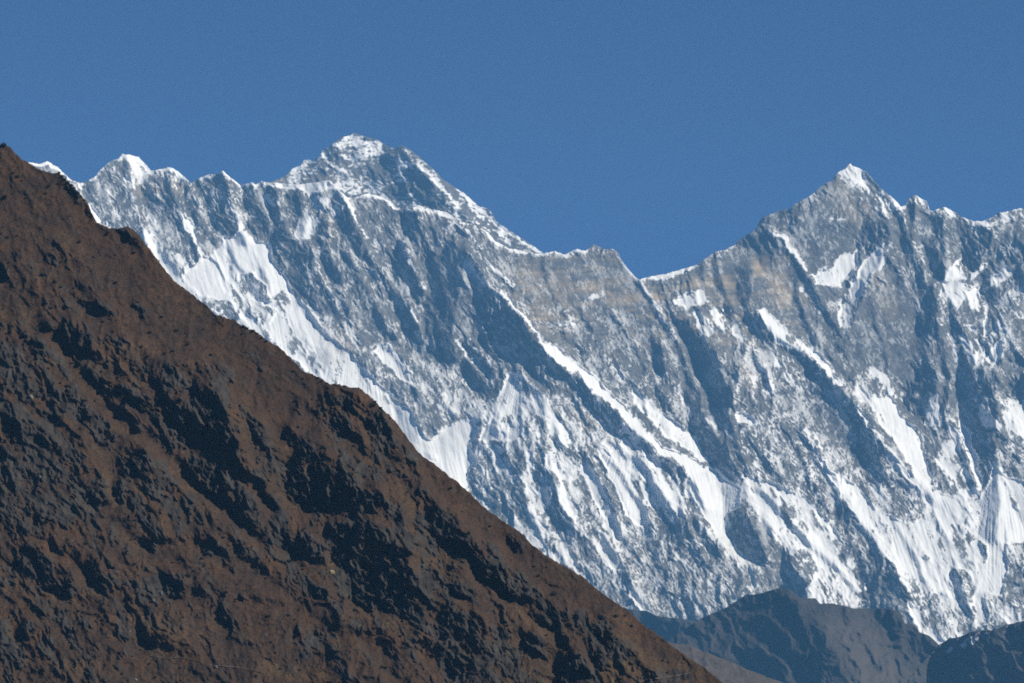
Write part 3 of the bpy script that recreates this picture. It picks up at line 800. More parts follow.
PEAK_LINES = [
 (3.4,.92,[(321,152),(328,162),(338,168)]),(2.2,.8,[(338,168),(351,172)]),
 (4.0,.93,[(419,164),(434,180),(448,194),(458,206)]),
 (3.4,.90,[(454,188),(468,197),(482,210),(496,224),(512,236),(530,246),(546,255)]),
 (3.0,.75,[(470,206),(490,226),(510,242)]),
 (2.4,.8,[(384,187),(396,182),(405,178)]),(2.2,.7,[(408,195),(414,192)]),
 (2.0,.55,[(340,157),(384,155)]),(2.0,.5,[(300,172),(330,168)]),(2.,.5,[(345,166),(380,162)]),
 (2.2,.7,[(455,219),(475,222),(490,232)]),
]
ge = Grid(180, 600, 120, 292, 0.8)
ge.warp(1.6, 8.0, 500)
X, Y = ge.X, ge.Y
ysil_e = sil(PEAK_SKY, ge.xs, .6, 5, 21)
fx = np.zeros_like(X); fz = np.zeros_like(X); kn = np.zeros_like(X)
for s, poly in PEAK_FACES:
    ge.paint(kn, poly, 1.); ge.paint(fx, poly, 1.25 * s); ge.paint(fz, poly, -.5 * max(s, 0))
kn = gauss(kn, 1.5); fx = gauss(fx, 1.5); fz = gauss(fz, 1.5)
Re = relief(ge, fx, fz, kn, 110.)
cover = np.full_like(X, .12)
for c, poly in PEAK_SNOW: ge.paint(cover, poly, c)
for w, c, pts in PEAK_LINES: ge.stroke(cover, w, c, pts)
cover = gauss(cover, .9)
firm = smooth(.55, .95, gauss(cover, 2.))
rock = 0
for k, lam in enumerate((24, 12, 6, 3)):
    rock = rock + lam * .10 * ridged((X - .5 * Y) / lam, Y / (lam * 1.6), 150 + k)
    rock = rock + lam * .07 * perlin(X / (lam * 2.4), (Y + .2 * X) / (lam * .7), 160 + k)
Re = Re + rock * (1 - .8 * firm) + firm * 14 * .05 * fbm(X, Y, 14, 4, 170)
ry, rx = np.gradient(rock, ge.step)
hold = 1 - uniform(-ry * .6 - rx * .4 + .6 * perlin(X / 9, (Y - .1 * X) / 3.0, 180) + .6 * perlin(X / 3.5, Y / 2.2, 181) + .5 * perlin(X / 1.8, Y / 1.6, 182) + 1.2 * fbm(X, Y, 22, 3, 183))
snow = smooth(-1., 1., (cover - hold * .98 - .02) / (.13 + .14 * (1 - smooth(.3, .8, cover))))
tan = np.clip(gauss(((Y > 176) & (Y < 184) & (X < 385)).astype(np.float32), 3) * .5 + gauss(((Y > 150) & (Y < 170) & (X < 330)).astype(np.float32), 4) * .3, 0, 1)
depth = 28500.0 + 4.6 * (260. - Y) - Re * 28500. / FPX
peak = terrain("mountain", ge, ysil_e, depth, dict(snow=snow, tint=tan, dust=0 * X), mountain_mat("dark_banded_rock", (.085, .083, .08), (.17, .163, .153), (.24, .20, .145)), back=3000.)
tag(peak, "highest summit, a dark banded rock pyramid with a snow cap standing behind the wall's left crest", "mountain", "structure")

# ------------------------------------------------------------------ low hills at the foot of the wall
def hill_mat(name, a, b_, extra=None):
    m, nt, b = new_mat(name)
    c = mix(nt, ramp(nt, noise(nt, .03, 8, .72), .38, .62), a, b_)
    c = mix(nt, ramp(nt, noise(nt, .09, 5, .75), .52, .66), c, tuple(v * .55 for v in a))
    c = mix(nt, attr(nt, "tint"), c, extra or (.15, .12, .09))
    c = mix(nt, attr(nt, "snow"), c, (.84, .85, .87))
    nt.links.new(c, b.inputs["Base Color"])
    return m


def low_hill(label, sky, x0, x1, y0, dist, faces, follow, c, mat, rough, seed, snow_polys=(), tint_polys=(), reach=70., back=900., cat="hill"):
    gg = Grid(x0, x1, y0, 700, 1.0)
    gg.warp(3.0, 12.0, seed)
    X, Y = gg.X, gg.Y
    ys = sil(sky, gg.xs, .45, 6, seed)
    fx = np.zeros_like(X); fz = np.zeros_like(X); kn = np.zeros_like(X)
    for s, poly in faces:
        gg.paint(kn, poly, 1.); gg.paint(fx, poly, 1.2 * s); gg.paint(fz, poly, -.4 * max(s, 0))
    kn = gauss(kn, 2); fx = gauss(fx, 2); fz = gauss(fz, 2)
    r = relief(gg, fx, fz, kn, reach) if len(faces) else 0 * X
    r = r + rough * rmf(X, Y, (36, 18, 9, 4.5, 2.6), (.18, .24, .28, .28, .24), 1.6, seed + 20, .45, 8.)
    sn = np.zeros_like(X); ti = np.zeros_like(X)
    for v, poly in snow_polys: gg.paint(sn, poly, v)
    for v, poly in tint_polys: gg.paint(ti, poly, v)
    sn = .7 * smooth(.3, .7, gauss(sn, .8) + .9 * fbm(X, Y * 1.6, 6, 3, seed + 50)) * (sn > 0)
    ti = np.clip(gauss(ti, 5) * (1 + fbm(X, Y, 16, 3, seed + 60)), 0, 1)
    mpp = dist / FPX
    base = gauss(np.repeat(sil(sky, gg.xs)[None, :], 2, 0), 22)[0]
    d = dist + c * mpp * (follow * base[None, :] + (1 - follow) * 640. - Y) - r * mpp
    o = terrain("hill", gg, ys, d, dict(snow=sn, tint=ti), mat, back=back)
    return tag(o, label, cat, "structure")


low_hill("thin dark blue ridge low behind the brown slope, at the foot of the snow wall",
         [(560,590),(600,600),(627,608.6),(647,611),(654,615),(672,617.7),(688,620),(705,623),(740,640),(790,690)],
         560, 790, 585, 19000., [(.9,[(620,610),(690,624),(720,660),(650,660)])], .3, 1.0,
         hill_mat("far_scrub", (.034, .033, .032), (.055, .05, .045)), .8, 610)
low_hill("broad dark brown hill with a blunt top at the foot of the snow wall",
         [(560,720),(600,690),(640,662),(680,632),(701,618.6),(726,607.5),(745,595.7),(752,594.5),(759,593.8),(766,592),(774.7,589),(781,587.5),(790,589.5),(796,595),(800,597.7),(815.7,598.6),(819.6,603.5),(833,603.5),(853,608.4),(870,608.8),(886,608.4),(899.7,611),(902.6,618),(904.4,622.8),(914,624.7),(919.7,632.5),(929.5,635.5),(938,644),(960,665),(1000,695),(1040,740)],
         560, 1040, 580, 17000.,
         [(1.0,[(640,664),(700,623),(745,600),(775,592),(797,600),(806,612),(820,630),(838,655),(850,690),(740,690),(690,662)]),
          (.4,[(690,640),(730,625),(760,640),(730,665),(700,660)]),
          (-.5,[(820,606),(850,611),(885,615),(900,640),(930,665),(955,690),(856,690),(842,655),(828,632)]),
          (1.1,[(862,611),(890,611),(902,622),(900,650),(892,640),(884,622)]),
          (1.1,[(906,628),(918,634),(936,648),(950,668),(930,668),(912,650)])], .25, 1.0,
         hill_mat("dry_scrub", (.034, .030, .027), (.054, .046, .038), (.074, .059, .047)), .9, 640,
         tint_polys=[(.8,[(822,620),(870,625),(900,655),(930,690),(862,690),(845,655)]),(.5,[(640,668),(700,650),(740,690),(680,690)])])
low_hill("dark blue shaded hillside with snow patches at the lower right corner",
         [(860,720),(900,690),(920,665),(930,655),(939,645),(949,639),(960.7,636.5),(970.5,631.6),(988,629.6),(994,630.6),(1005.6,624.7),(1019,622),(1024,621),(1060,610),(1110,600)],
         870, 1110, 596, 15500.,
         [(1.2,[(945,642),(990,634),(1024,625),(1090,615),(1090,695),(930,695),(935,665)])], .6, .9,
         hill_mat("shaded_scrub", (.045, .042, .04), (.07, .062, .055)), 1.0, 670,
         snow_polys=[(.55,[(958,645),(972,636),(988,631),(986,636),(970,645),(962,649)]),(.5,[(942,652),(952,646),(954,651),(946,656)]),(.42,[(1004,626),(1018,622),(1012,628),(1002,631)])])
low_hill("smooth pale brown spur sloping down right beside the brown slope's foot",
         [(600,625),(650,640),(669,643),(688,644.7),(704.5,652),(724,659),(744,668),(762,675),(780,681.6),(820,700),(860,725)],
         600, 860, 620, 10500., [], .55, 1.3,
         hill_mat("pale_scrub", (.062, .050, .041), (.088, .070, .055)), .35, 700, back=500.)

# ------------------------------------------------------------------ the brown slope in front
SLOPE_SKY = [(-60,98),(-40,112),(-15,132),(0,145),(10,147),(16,155),(28,162),(38,168),(50,173.5),(58.6,173),(66,180),(73,186),(80.5,195),(88,204),(92,213.5),(96.6,222),(108,227),(117,228.6),(127,226.5),(134.8,231),(144.5,243),(154,255),(166,270.5),(178,284),(194,296),(207,306),(215,314.5),(233,320),(242.6,326),(256,332),(270,343),(280,348),(291.7,360),(305,372),(317,377.6),(331,384.5),(344.5,385.4),(356,388),(370,396),(383.5,410),(395,421.6),(405,435),(418.7,453),(440,469),(455.6,480.5),(469,493),(485,508),(498.6,517.7),(512,527.4),(524,535),(530,543),(542.5,553),(560,563.5),(579.5,575),(599,591),(624.5,608),(644,625),(655.7,633),(668.5,643),(686.5,657),(704.5,668),(715,676),(724,683),(760,710),(800,735),(900,800)]
SLOPE_FACES = [
 (.9,[(55,176),(68,185),(80,197),(90,212),(95,224),(86,217),(76,199),(62,184)]),
 (.9,[(118,231),(128,228),(143,250),(140,258),(128,246)]),
 (1.,[(75,277),(82,285),(92,295),(103,300),(112,310),(110,318),(95,312),(85,303),(76,295)]),
 (.9,[(32,282),(38,285),(48,298),(65,303),(70,305),(55,306),(40,296)]),
 (.8,[(46,252),(55,250),(55,266),(46,263)]),
 (1.,[(62,322),(70,320),(72,330),(82,335),(93,350),(85,353),(70,351),(64,346),(68,335)]),
 (1.,[(24,334),(35,340),(45,352),(51,366),(42,364),(30,346)]),
 (.8,[(103,345),(110,355),(110,371),(103,366)]),
 (.8,[(0,262),(8,268),(8,276),(0,278)]),
 (1.1,[(158,375),(175,365),(190,362),(186,370),(171,376),(166,385),(175,396),(192,398),(206,382),(219,402),(229,426),(215,438),(195,436),(188,421),(183,440),(191,452),(178,446),(170,421),(160,396)]),
 (-.5,[(174,372),(186,368),(194,382),(188,394),(177,390)]),
 (1.,[(100,382),(120,385),(140,390),(158,395),(165,410),(172,430),(175,446),(165,441),(155,426),(148,411),(135,403),(115,396)]),
 (.9,[(45,378),(55,385),(70,385),(88,400),(92,416),(80,421),(68,402),(58,397),(62,425),(69,433),(60,426),(50,402)]),
 (1.1,[(0,434),(20,419),(16,440),(11,470),(9,491),(0,496)]),
 (.8,[(114,404),(123,404),(125,417),(116,417)]),
 (1.1,[(117,470),(132,460),(143,449),(149,455),(151,470),(153,483),(145,476),(135,469),(126,480),(123,491),(131,505),(139,512),(125,501),(116,491)]),
 (1.,[(92,489),(103,486),(109,500),(100,512),(91,502)]),
 (1.1,[(184,460),(200,464),(215,444),(232,430),(246,455),(251,471),(240,473),(226,471),(229,490),(241,505),(236,512),(215,501),(200,486),(189,471)]),
 (.9,[(40,424),(51,429),(53,446),(45,446)]),
 (1.,[(346,390),(356,393),(371,404),(386,424),(396,439),(401,456),(390,446),(378,431),(368,421),(357,411),(349,400)]),
 (.9,[(330,414),(346,417),(361,434),(359,443),(345,436),(332,426)]),
 (.8,[(285,434),(293,429),(293,446),(286,446)]),
 (.8,[(274,449),(284,449),(289,471),(280,466)]),
 (1.2,[(299,449),(320,444),(333,454),(343,464),(351,474),(356,490),(353,501),(340,506),(330,511),(310,506),(294,491),(282,480),(289,470),(297,460)]),
 (1.1,[(344,500),(360,489),(376,489),(384,500),(376,512),(355,516)]),
 (1.2,[(327,528),(345,519),(370,521),(389,531),(393,548),(391,565),(401,585),(411,601),(400,611),(385,609),(370,606),(354,601),(349,585),(351,572),(339,560),(327,545)]),
 (1.1,[(283,540),(300,527),(313,534),(323,550),(319,561),(300,556),(285,549)]),
 (1.,[(301,574),(313,574),(326,595),(318,598),(307,589)]),
 (1.1,[(394,554),(411,549),(416,580),(416,600),(419,621),(405,621),(397,601)]),
 (1.1,[(429,514),(440,504),(451,514),(463,530),(476,540),(486,571),(478,571),(460,561),(450,551),(440,541),(431,531)]),
 (1.1,[(479,564),(492,559),(506,570),(521,580),(531,596),(520,601),(505,591),(489,586)]),
 (.9,[(454,579),(471,589),(466,601),(451,593)]),
 (1.1,[(420,648),(440,620),(452,601),(463,604),(459,620),(451,640),(436,653),(425,651)]),
 (1.1,[(459,625),(475,614),(486,625),(481,650),(471,670),(461,684),(451,684),(454,655)]),
 (.8,[(289,631),(301,629),(301,641),(290,641)]),(.9,[(312,624),(323,624),(329,635),(318,641)]),(.9,[(331,625),(341,619),(346,641),(338,641)]),
 (1.,[(545,604),(559,614),(563,629),(550,621)]),
 (1.,[(591,619),(601,614),(616,621),(623,640),(616,656),(605,646),(594,632)]),
 (.9,[(577,629),(589,639),(601,655),(606,666),(595,663),(582,645)]),
 (1.1,[(557,664),(568,654),(581,659),(591,674),(599,690),(561,690)]),
 (.9,[(644,671),(656,669),(661,690),(650,690)]),
 (1.1,[(8,545),(18,539),(40,554),(61,570),(76,590),(76,601),(60,596),(45,591),(35,586),(29,570),(14,560)]),
 (1.,[(88,554),(93,559),(104,580),(109,591),(100,591),(91,575)]),(.9,[(61,607),(69,607),(74,630),(76,651),(72,651),(65,630)]),(.9,[(104,609),(113,630),(126,635),(115,638),(106,628)]),
 (1.1,[(17,645),(25,624),(36,624),(31,640),(29,660),(22,673)]),
 (1.1,[(162,571),(171,567),(181,580),(187,591),(180,601),(167,598)]),(.9,[(192,584),(206,587),(211,593),(198,596)]),
 (1.,[(142,629),(155,634),(171,650),(165,653),(149,643)]),
 (.9,[(149,545),(160,529),(164,535),(155,556)]),(.9,[(224,554),(236,559),(241,576),(230,571)]),
 (.9,[(239,511),(257,519),(257,526),(244,519)]),
 (.8,[(505,532),(516,536),(522,550),(512,548)]),(.8,[(520,640),(535,632),(545,645),(535,660)]),
 (.8,[(240,590),(252,592),(262,606),(252,606)]),(.8,[(215,610),(228,615),(236,630),(226,628)]),
 (.8,[(30,505),(44,512),(52,530),(40,528)]),(.8,[(200,540),(212,548),(218,560),(206,556)]),
 (.8,[(250,420),(262,432),(266,446),(254,438)]),(.7,[(132,300),(142,308),(150,322),(140,318)]),
]
SLOPE_ROCK = [
 (.85,[(0,345),(20,345),(45,390),(60,430),(65,445),(95,480),(92,500),(100,515),(60,520),(30,515),(0,520)]),
 (.8,[(92,405),(118,425),(123,440),(105,443),(85,431),(85,410)]),
 (.7,[(145,455),(155,448),(180,478),(200,500),(190,513),(150,512),(125,505),(143,480)]),
 (.75,[(200,375),(225,384),(249,420),(240,430),(225,425)]),
 (.95,[(222,470),(248,468),(258,480),(287,520),(292,540),(280,546),(262,531),(245,511),(228,490)]),
 (.7,[(338,388),(370,398),(402,440),(422,470),(405,462),(383,442),(353,416)]),
 (.9,[(318,568),(345,563),(354,580),(346,602),(333,592)]),
 (.8,[(393,500),(422,520),(442,560),(432,600),(442,640),(415,652),(398,610),(393,560),(388,520)]),
 (.7,[(480,520),(520,560),(542,600),(525,612),(500,572),(484,545)]),
 (.8,[(450,608),(490,618),(522,650),(522,700),(450,700),(438,660)]),
 (.75,[(560,613),(585,610),(617,640),(622,662),(600,664),(573,641)]),
 (.8,[(288,645),(315,640),(322,655),(300,662)]),
 (.7,[(0,620),(15,608),(14,660),(0,690)]),(.7,[(135,580),(160,575),(166,600),(150,617),(138,602)]),
 (.8,[(95,298),(112,305),(114,318),(100,316)]),(.6,[(240,350),(262,352),(275,372),(255,372)]),
 (.6,[(30,320),(60,330),(90,360),(60,370),(35,350)]),
 (.7,[(560,656),(600,660),(610,700),(555,700)]),(.7,[(640,668),(680,668),(705,690),(645,695)]),
]
SLOPE_WILD = [
 (.85,[(-70,325),(60,318),(120,330),(170,360),(200,352),(240,378),(262,420),(290,420),(300,400),(345,383),(375,398),(410,448),(440,498),(500,545),(560,598),(620,638),(690,690),(690,710),(330,710),(330,620),(300,600),(250,560),(200,540),(140,540),(100,520),(-70,530)]),
 (.75,[(-70,520),(110,520),(165,560),(200,590),(205,620),(130,660),(100,710),(-70,710)]),
 (.40,[(170,545),(300,600),(330,640),(330,710),(100,710),(150,650),(205,620)]),
 (.45,[(30,235),(70,240),(120,285),(125,330),(60,320),(20,330),(0,260)]),
 (.5,[(150,225),(60,168),(80,165),(170,255)]),
]
SLOPE_TURF = [
 (13,[(60,335),(75,375),(105,405),(125,420),(150,445),(200,492),(240,522),(262,548)]),
 (16,[(262,395),(282,435),(289,462)]),(14,[(230,360),(262,400)]),
 (8,[(196,436),(216,452),(250,482),(276,516)]),
 (9,[(455,546),(480,575),(520,606),(560,642)]),
 (9,[(130,432),(106,460),(113,492)]),
 (20,[(436,480),(480,520),(540,572),(600,608),(668,656)]),
 (16,[(20,300),(36,325),(60,345)]),(10,[(30,540),(70,560),(95,590)]),
 (10,[(110,520),(150,555),(160,575)]),(14,[(250,600),(300,615),(380,650),(400,690)]),
]
gs = Grid(-60, 800, 92, 700, 0.75)
X, Y = gs.X, gs.Y
gs.WX = X + 9 * fbm(X, Y, 26, 2, 800, .6) + 6 * fbm(X, Y, 9, 4, 802, .7)
gs.WY = Y + 9 * fbm(X, Y, 26, 2, 805, .6) + 6 * fbm(X, Y, 9, 4, 807, .7)
ysil_s = sil(SLOPE_SKY, gs.xs, .7, 4, 31) + sil([(0, 0)], gs.xs, .9, 13, 33) - 2.2 * np.maximum(0, fbm(gs.xs, 0 * gs.xs + 5.5, 9, 4, 34, .7)) * smooth(225, 250, gs.xs) * smooth(440, 410, gs.xs) - 2.0 * np.maximum(0, fbm(gs.xs, 0 * gs.xs + 8.5, 7, 4, 35, .7))
fx = np.zeros_like(X); fz = np.zeros_like(X); kn = np.zeros_like(X)
for s, poly in SLOPE_FACES:
    gs.paint(kn, poly, 1.); gs.paint(fx, poly, (.50 if s > 0 else 1.) * s); gs.paint(fz, poly, -.6 * max(s, 0))
kn = gauss(kn, .9); fx = gauss(fx, .9); fz = gauss(fz, .9)
fx = fx * (1 + 1.3 * fbm(X - .4 * Y, Y, 16, 5, 811, .68))
Rs = relief(gs, fx, fz, kn, 60.)
wild = np.full_like(X, .10)
for v, poly in SLOPE_WILD: gs.paint(wild, poly, v)
for w, pts in SLOPE_TURF: gs.stroke(wild, w, .12, pts)
wild = .78 * gauss(wild, 4.)
crag = np.zeros_like(X)
for c, poly in SLOPE_ROCK: gs.paint(crag, poly, c)
for w, pts in SLOPE_TURF: gs.stroke(crag, w, 0., pts)
crag = np.maximum(gauss(crag, 1.5), .8 * gauss(np.clip(kn, 0, 1), 2.))
cragn = uniform(fbm(X - .5 * Y, Y * .6, 18, 6, 820, .68))
crag = smooth(.36, .64, crag * .55 + wild * .38 + (cragn - .5) * .85)
wx = X + 5 * fbm(X, Y, 22, 3, 826, .6); wy = Y + 5 * fbm(X, Y, 22, 3, 827, .6)
big = rmf(wx, wy, (84, 40, 20, 10, 5), (.09, .13, .20, .27, .30), 1.6, 830, .55, 16.) + .55 * rmf(wx, wy, (30, 15, 7.5), (.14, .22, .24), 1.3, 870, -.15, 8.)
fine = 0
for k, lam in enumerate((12, 6.5, 3.6, 2.)):
    fine = fine + lam * (.20, .24, .26, .22)[k] * ridged((wx - .3 * wy) / lam, wy / (lam * 1.5), 840 + k) + lam * .10 * perlin(X / lam, Y / lam, 850 + k)
turf = 0
for k, lam in enumerate((12, 6, 3., 1.8)):
    turf = turf + lam * (.10, .11, .12, .13)[k] * perlin((X - .3 * Y) / lam, (Y + .3 * X) / (lam * .9), 860 + k)
Rs = Rs + big * (.16 + 1.0 * wild) + fine * crag * (.45 + .6 * wild + .5 * gauss(np.clip(kn, 0, 1), 3.)) + turf * (1 - .7 * crag)
MS = 3000. / FPX
base = gauss(np.repeat(sil(SLOPE_SKY, gs.xs)[None, :], 2, 0), 30)[0]
depth = 3000. + .75 * MS * (.15 * base[None, :] + .85 * 420. - Y) - Rs * MS
hue = np.clip(.5 + 1.1 * fbm(X - .6 * Y, Y * .8, 60, 5, 880, .6), 0, 1)

m, nt, b = new_mat("dry_grass_and_crag")
grass = mix(nt, attr(nt, "hue"), (.042, .0255, .018), (.080, .042, .0185))
grass = mix(nt, ramp(nt, noise(nt, .02, 5, .7), .50, .68), grass, (.088, .055, .027))
grass = mix(nt, ramp(nt, noise(nt, .05, 6, .7), .40, .68), grass, (.034, .0225, .0165))
grass = mix(nt, ramp(nt, noise(nt, .30, 4, .75), .54, .66), grass, (.010, .0095, .008))
grass = mix(nt, ramp(nt, noise(nt, .8, 4, .8), .47, .62), grass, (.025, .0175, .0135))
rockc = mix(nt, ramp(nt, noise(nt, .12, 6, .75, (1, 1, .4)), .36, .66), (.019, .0162, .0148), (.050, .043, .037))
rockc = mix(nt, ramp(nt, noise(nt, .25, 5, .75), .60, .74), rockc, (.10, .092, .082))
col = mix(nt, attr(nt, "crag"), grass, rockc)
nt.links.new(col, b.inputs["Base Color"])
slope = terrain("hillside", gs, ysil_s, depth, dict(crag=crag, hue=hue), m, back=400., zmin=-30.)
tag(slope, "steep brown hillside of dry grass and dark crags filling the lower left", "hillside", "structure")


def on_slope(x, y):
    i = int(np.clip(round((x - gs.xs[0]) / gs.step), 0, len(gs.xs) - 1))
    y = max(y, float(ysil_s[i]) + .3)
    j = int(np.clip(math.ceil((y - gs.ys[0]) / gs.step), 0, len(gs.ys) - 1))
    y = max(float(gs.ys[j]), float(ysil_s[i]))
    return Vector(unproject(np.float64(gs.xs[i]), np.float64(y), np.float64(depth[j, i])).tolist())


# footpath cut across the slope's foot
pm, nt, b = new_mat("trodden_earth")
nt.links.new(mix(nt, ramp(nt, noise(nt, .4, 4), .4, .6), (.045, .032, .023), (.10, .08, .06)), b.inputs["Base Color"])


def footpath(trail, label, w=1.):
    me = bpy.data.meshes.new("path")
    pv_, pq = [], []
    n = 8 * (len(trail) - 1)
    for k in range(n + 1):
        t = k / n * (len(trail) - 1); i = min(int(t), len(trail) - 2); f = t - i
        c = on_slope(trail[i][0] * (1 - f) + trail[i + 1][0] * f, trail[i][1] * (1 - f) + trail[i + 1][1] * f)
        c.y -= .35
        pv_ += [c + Vector((0, .25, .42)) * w, c + Vector((0, -.45, -.28)) * w]
        if k: pq.append((2 * k - 2, 2 * k, 2 * k + 1, 2 * k - 1))
    me.from_pydata([tuple(v) for v in pv_], [], pq)
    me.materials.append(pm)
    o = bpy.data.objects.new("path", me); SC.collection.objects.link(o)
    return tag(o, label, "footpath", "structure")


footpath([(630,683),(640,681.5),(648,680),(655,678.6),(662,677.5),(670,676.2),(678,675),(686,673.6),(694,671.5)], "thin pale footpath crossing the lower right foot of the brown slope")
footpath([(196,441),(206,438),(218,437),(228,434),(238,429),(247,426),(254,421)], "short pale footpath across the ledge under the big crag's shadow", .8)
footpath([(150,655),(165,658),(180,657),(196,660),(212,665),(228,666),(244,668),(262,672)], "faint footpath low on the turf near the bottom left", .7)

# pale boulders and rock faces
def boulder(x, y, w, h, colour, label, seed):
    rr = random.Random(seed)
    bm = bmesh.new(); bmesh.ops.create_icosphere(bm, subdivisions=3, radius=1.0)
    dirs = [Vector((rr.uniform(-1, 1), rr.uniform(-1, 1), rr.uniform(-1, 1))).normalized() for _ in range(14)]
    for v in bm.verts:
        n_ = v.co.normalized(); r_ = min([.62 / max(n_.dot(d), .2) for d in dirs] + [1.15])
        v.co = n_ * (r_ + rr.uniform(-.03, .03))
        v.co.x *= w * .5; v.co.z *= h * .5; v.co.y *= (w + h) * .25
    me = bpy.data.meshes.new("boulder"); bm.to_mesh(me); bm.free()
    mm, nt, b = new_mat("pale_stone")
    nt.links.new(mix(nt, ramp(nt, noise(nt, .5, 5, .7), .35, .65), tuple(c * .55 for c in colour), colour), b.inputs["Base Color"])
    me.materials.append(mm)
    o = bpy.data.objects.new("boulder", me); SC.collection.objects.link(o)
    o.location = on_slope(x, y) + Vector((0, -.1, .1 * h)); o.rotation_euler = (rr.uniform(-.3, .3), rr.uniform(-.3, .3), rr.uniform(0, 6))
    return tag(o, label, "boulder")


boulder(332.5, 573, 4.6, 5.0, (.30, .235, .135), "largest, tan square boulder beside the big black cliff shadow in the hillside's middle", 1)
boulder(161, 594, 2.6, 5.5, (.15, .145, .14), "tall pale grey boulder at the lip of a gully, lower left of the slope", 2)
boulder(154, 601, 2.8, 4.0, (.13, .125, .12), "grey boulder just below and left of the tall pale one by the gully", 3)
boulder(216, 667, 4.0, 2.0, (.20, .18, .15), "flat pale boulder low on the slope near the bottom edge", 4)
boulder(130, 632, 3.0, 3.0, (.14, .13, .12), "small grey boulder on the lower left turf below a dark hollow", 5)
boulder(31, 398, 4.0, 6.0, (.15, .135, .105), "tawny boulder high in the grey crag at the left edge", 6)
boulder(40, 478, 2.4, 5.0, (.14, .125, .11), "narrow upright pale boulder in the left crag", 7)
boulder(136, 680, 2.6, 2.4, (.22, .21, .20), "whitish boulder at the bottom edge under the lower left turf", 8)

# dark shrubs
def shrub_mesh(seed):
    rr = random.Random(seed)
    vs, fs = [], []
    for _ in range(230):
        d = Vector((rr.gauss(0, 1), rr.gauss(0, 1), rr.gauss(0, 1))).normalized()
        c = Vector((d.x * .52, d.y * .52, .42 + d.z * .40)) * 1.0
        c *= .55 + .5 * rr.random()
        if rr.random() < .3: c += Vector((.25, .1, .08))
        a_ = Vector((rr.gauss(0, 1), rr.gauss(0, 1), rr.gauss(0, 1))).normalized(); b_ = d.cross(a_)
        if b_.length < .1: continue
        b_.normalize(); s_ = rr.uniform(.07, .15); k = len(vs)
        vs += [tuple(c - a_ * s_), tuple(c + b_ * s_ * .6), tuple(c + a_ * s_), tuple(c - b_ * s_ * .6)]
        fs.append((k, k + 1, k + 2, k + 3))
    for q in range(4):
        an = q * 1.6; k = len(vs)
        vs += [(.04, 0, -.2), (-.04, .03, -.2), (.3 * math.cos(an), .3 * math.sin(an), .5)]
        fs.append((k, k + 1, k + 2))
    me = bpy.data.meshes.new("shrub"); me.from_pydata(vs, [], fs); me.materials.append(shrub_mat)
    return me


shrub_mat, nt, b = new_mat("dark_juniper")
nt.links.new(mix(nt, ramp(nt, noise(nt, .8, 3), .4, .6), (.009, .012, .008), (.022, .024, .015)), b.inputs["Base Color"])
shrub_meshes = [shrub_mesh(s) for s in range(5)]
RS = random.Random(5)


def shrub(x, y, size, label, group=None):
    o = bpy.data.objects.new("shrub", RS.choice(shrub_meshes)); SC.collection.objects.link(o)
    o.location = on_slope(x, y) + Vector((0, 0, -.08 * size))
    o.scale = (size * RS.uniform(.85, 1.25), size * RS.uniform(.85, 1.25), size * RS.uniform(.75, 1.1))
    o.rotation_euler = (0, 0, RS.uniform(0, 6.28))
    return tag(o, label, "shrub", None, group)


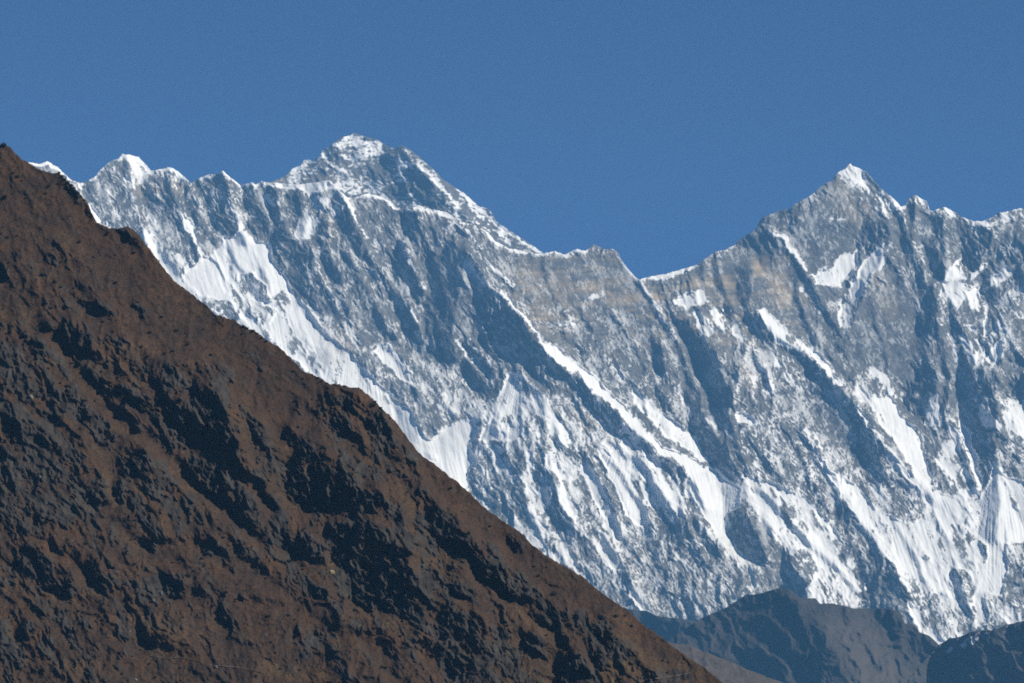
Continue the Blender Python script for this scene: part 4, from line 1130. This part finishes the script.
shrub(3.2, 146.5, 4.2, "biggest dark shrub, alone on the hillside's crest at the left edge of the photo")
for x, y in ((59,172),(62,175),(65,178.5),(68,181.5),(71,184.5),(74,187.5),(78,192),(81,196),(84,199.5)):
    shrub(x, y + .6, RS.uniform(1.6, 2.6), "dark shrub in the row along the crest notch at upper left", "shrubs along the notch in the hillside's crest")
for x, y in ((244,326.5),(247,328),(250.5,330),(253,331),(257,333.5),(262,338),(266,341)):
    shrub(x, y + .4, RS.uniform(1.6, 2.9), "dark shrub in the clump on the crest below the wide snowfield", "shrubs clumped on the crest below the snowfield")
for x, y in ((318,378),(322,380.5),(327,383),(336,385.5),(344,386.5),(375,402),(381,408),(390,418)):
    shrub(x, y + .5, RS.uniform(1.3, 2.2), "dark shrub on the rounded shoulder in the middle of the crest", "shrubs on the crest's rounded shoulder")
n_ = 0
while n_ < 230:
    x = RS.uniform(-2, 700); y = RS.uniform(150, 683)
    i = int((x - gs.xs[0]) / gs.step); j = int((y - gs.ys[0]) / gs.step)
    if y < ysil_s[i] + 4 or RS.random() < crag[j, i] * .9: continue
    if fbm(np.array([x]), np.array([y]), 45., 2, 905)[0] < RS.uniform(-.45, .15): continue
    shrub(x, y, RS.uniform(1.2, 2.5) * (1 if RS.random() < .8 else 1.5), "small dark shrub scattered over the brown grass of the hillside", "small dark shrubs dotted over the hillside")
    n_ += 1

# ------------------------------------------------------------------ valley floor, air
me = bpy.data.meshes.new("ground")
S = 19000.
me.from_pydata([(-S, -1500, -2), (S, -1500, -2), (S, 33000, -2), (-S, 33000, -2)], [], [(0, 1, 2, 3)])
m, nt, b = new_mat("valley_grass")
nt.links.new(mix(nt, noise(nt, .01, 5), (.06, .045, .03), (.10, .07, .045)), b.inputs["Base Color"])
me.materials.append(m)
ground = bpy.data.objects.new("ground", me); SC.collection.objects.link(ground)
tag(ground, "brown valley floor the hills rise from", "ground", "structure")

hm = bpy.data.meshes.new("haze")
bm = bmesh.new(); bmesh.ops.create_cube(bm, size=1.0)
for v_ in bm.verts:
    v_.co = (v_.co.x * 40000., -2000. if v_.co.y < 0 else 33500., -33. if v_.co.z < 0 else 5400.)
bm.to_mesh(hm); bm.free()
haze = bpy.data.objects.new("haze", hm); SC.collection.objects.link(haze)
m = bpy.data.materials.new("thin_air"); m.use_nodes = True
nt = m.node_tree; nt.nodes.remove(nt.nodes["Principled BSDF"])
pv = nt.nodes.new("ShaderNodeVolumePrincipled")
pv.inputs["Color"].default_value = (.185, .53, .985, 1)
pv.inputs["Density"].default_value = HAZE_DENSITY
pv.inputs["Anisotropy"].default_value = 0.0
nt.links.new(pv.outputs[0], nt.nodes["Material Output"].inputs["Volume"])
hm.materials.append(m)
tag(haze, "thin blue air between the viewer and the far mountains", "haze", "stuff")
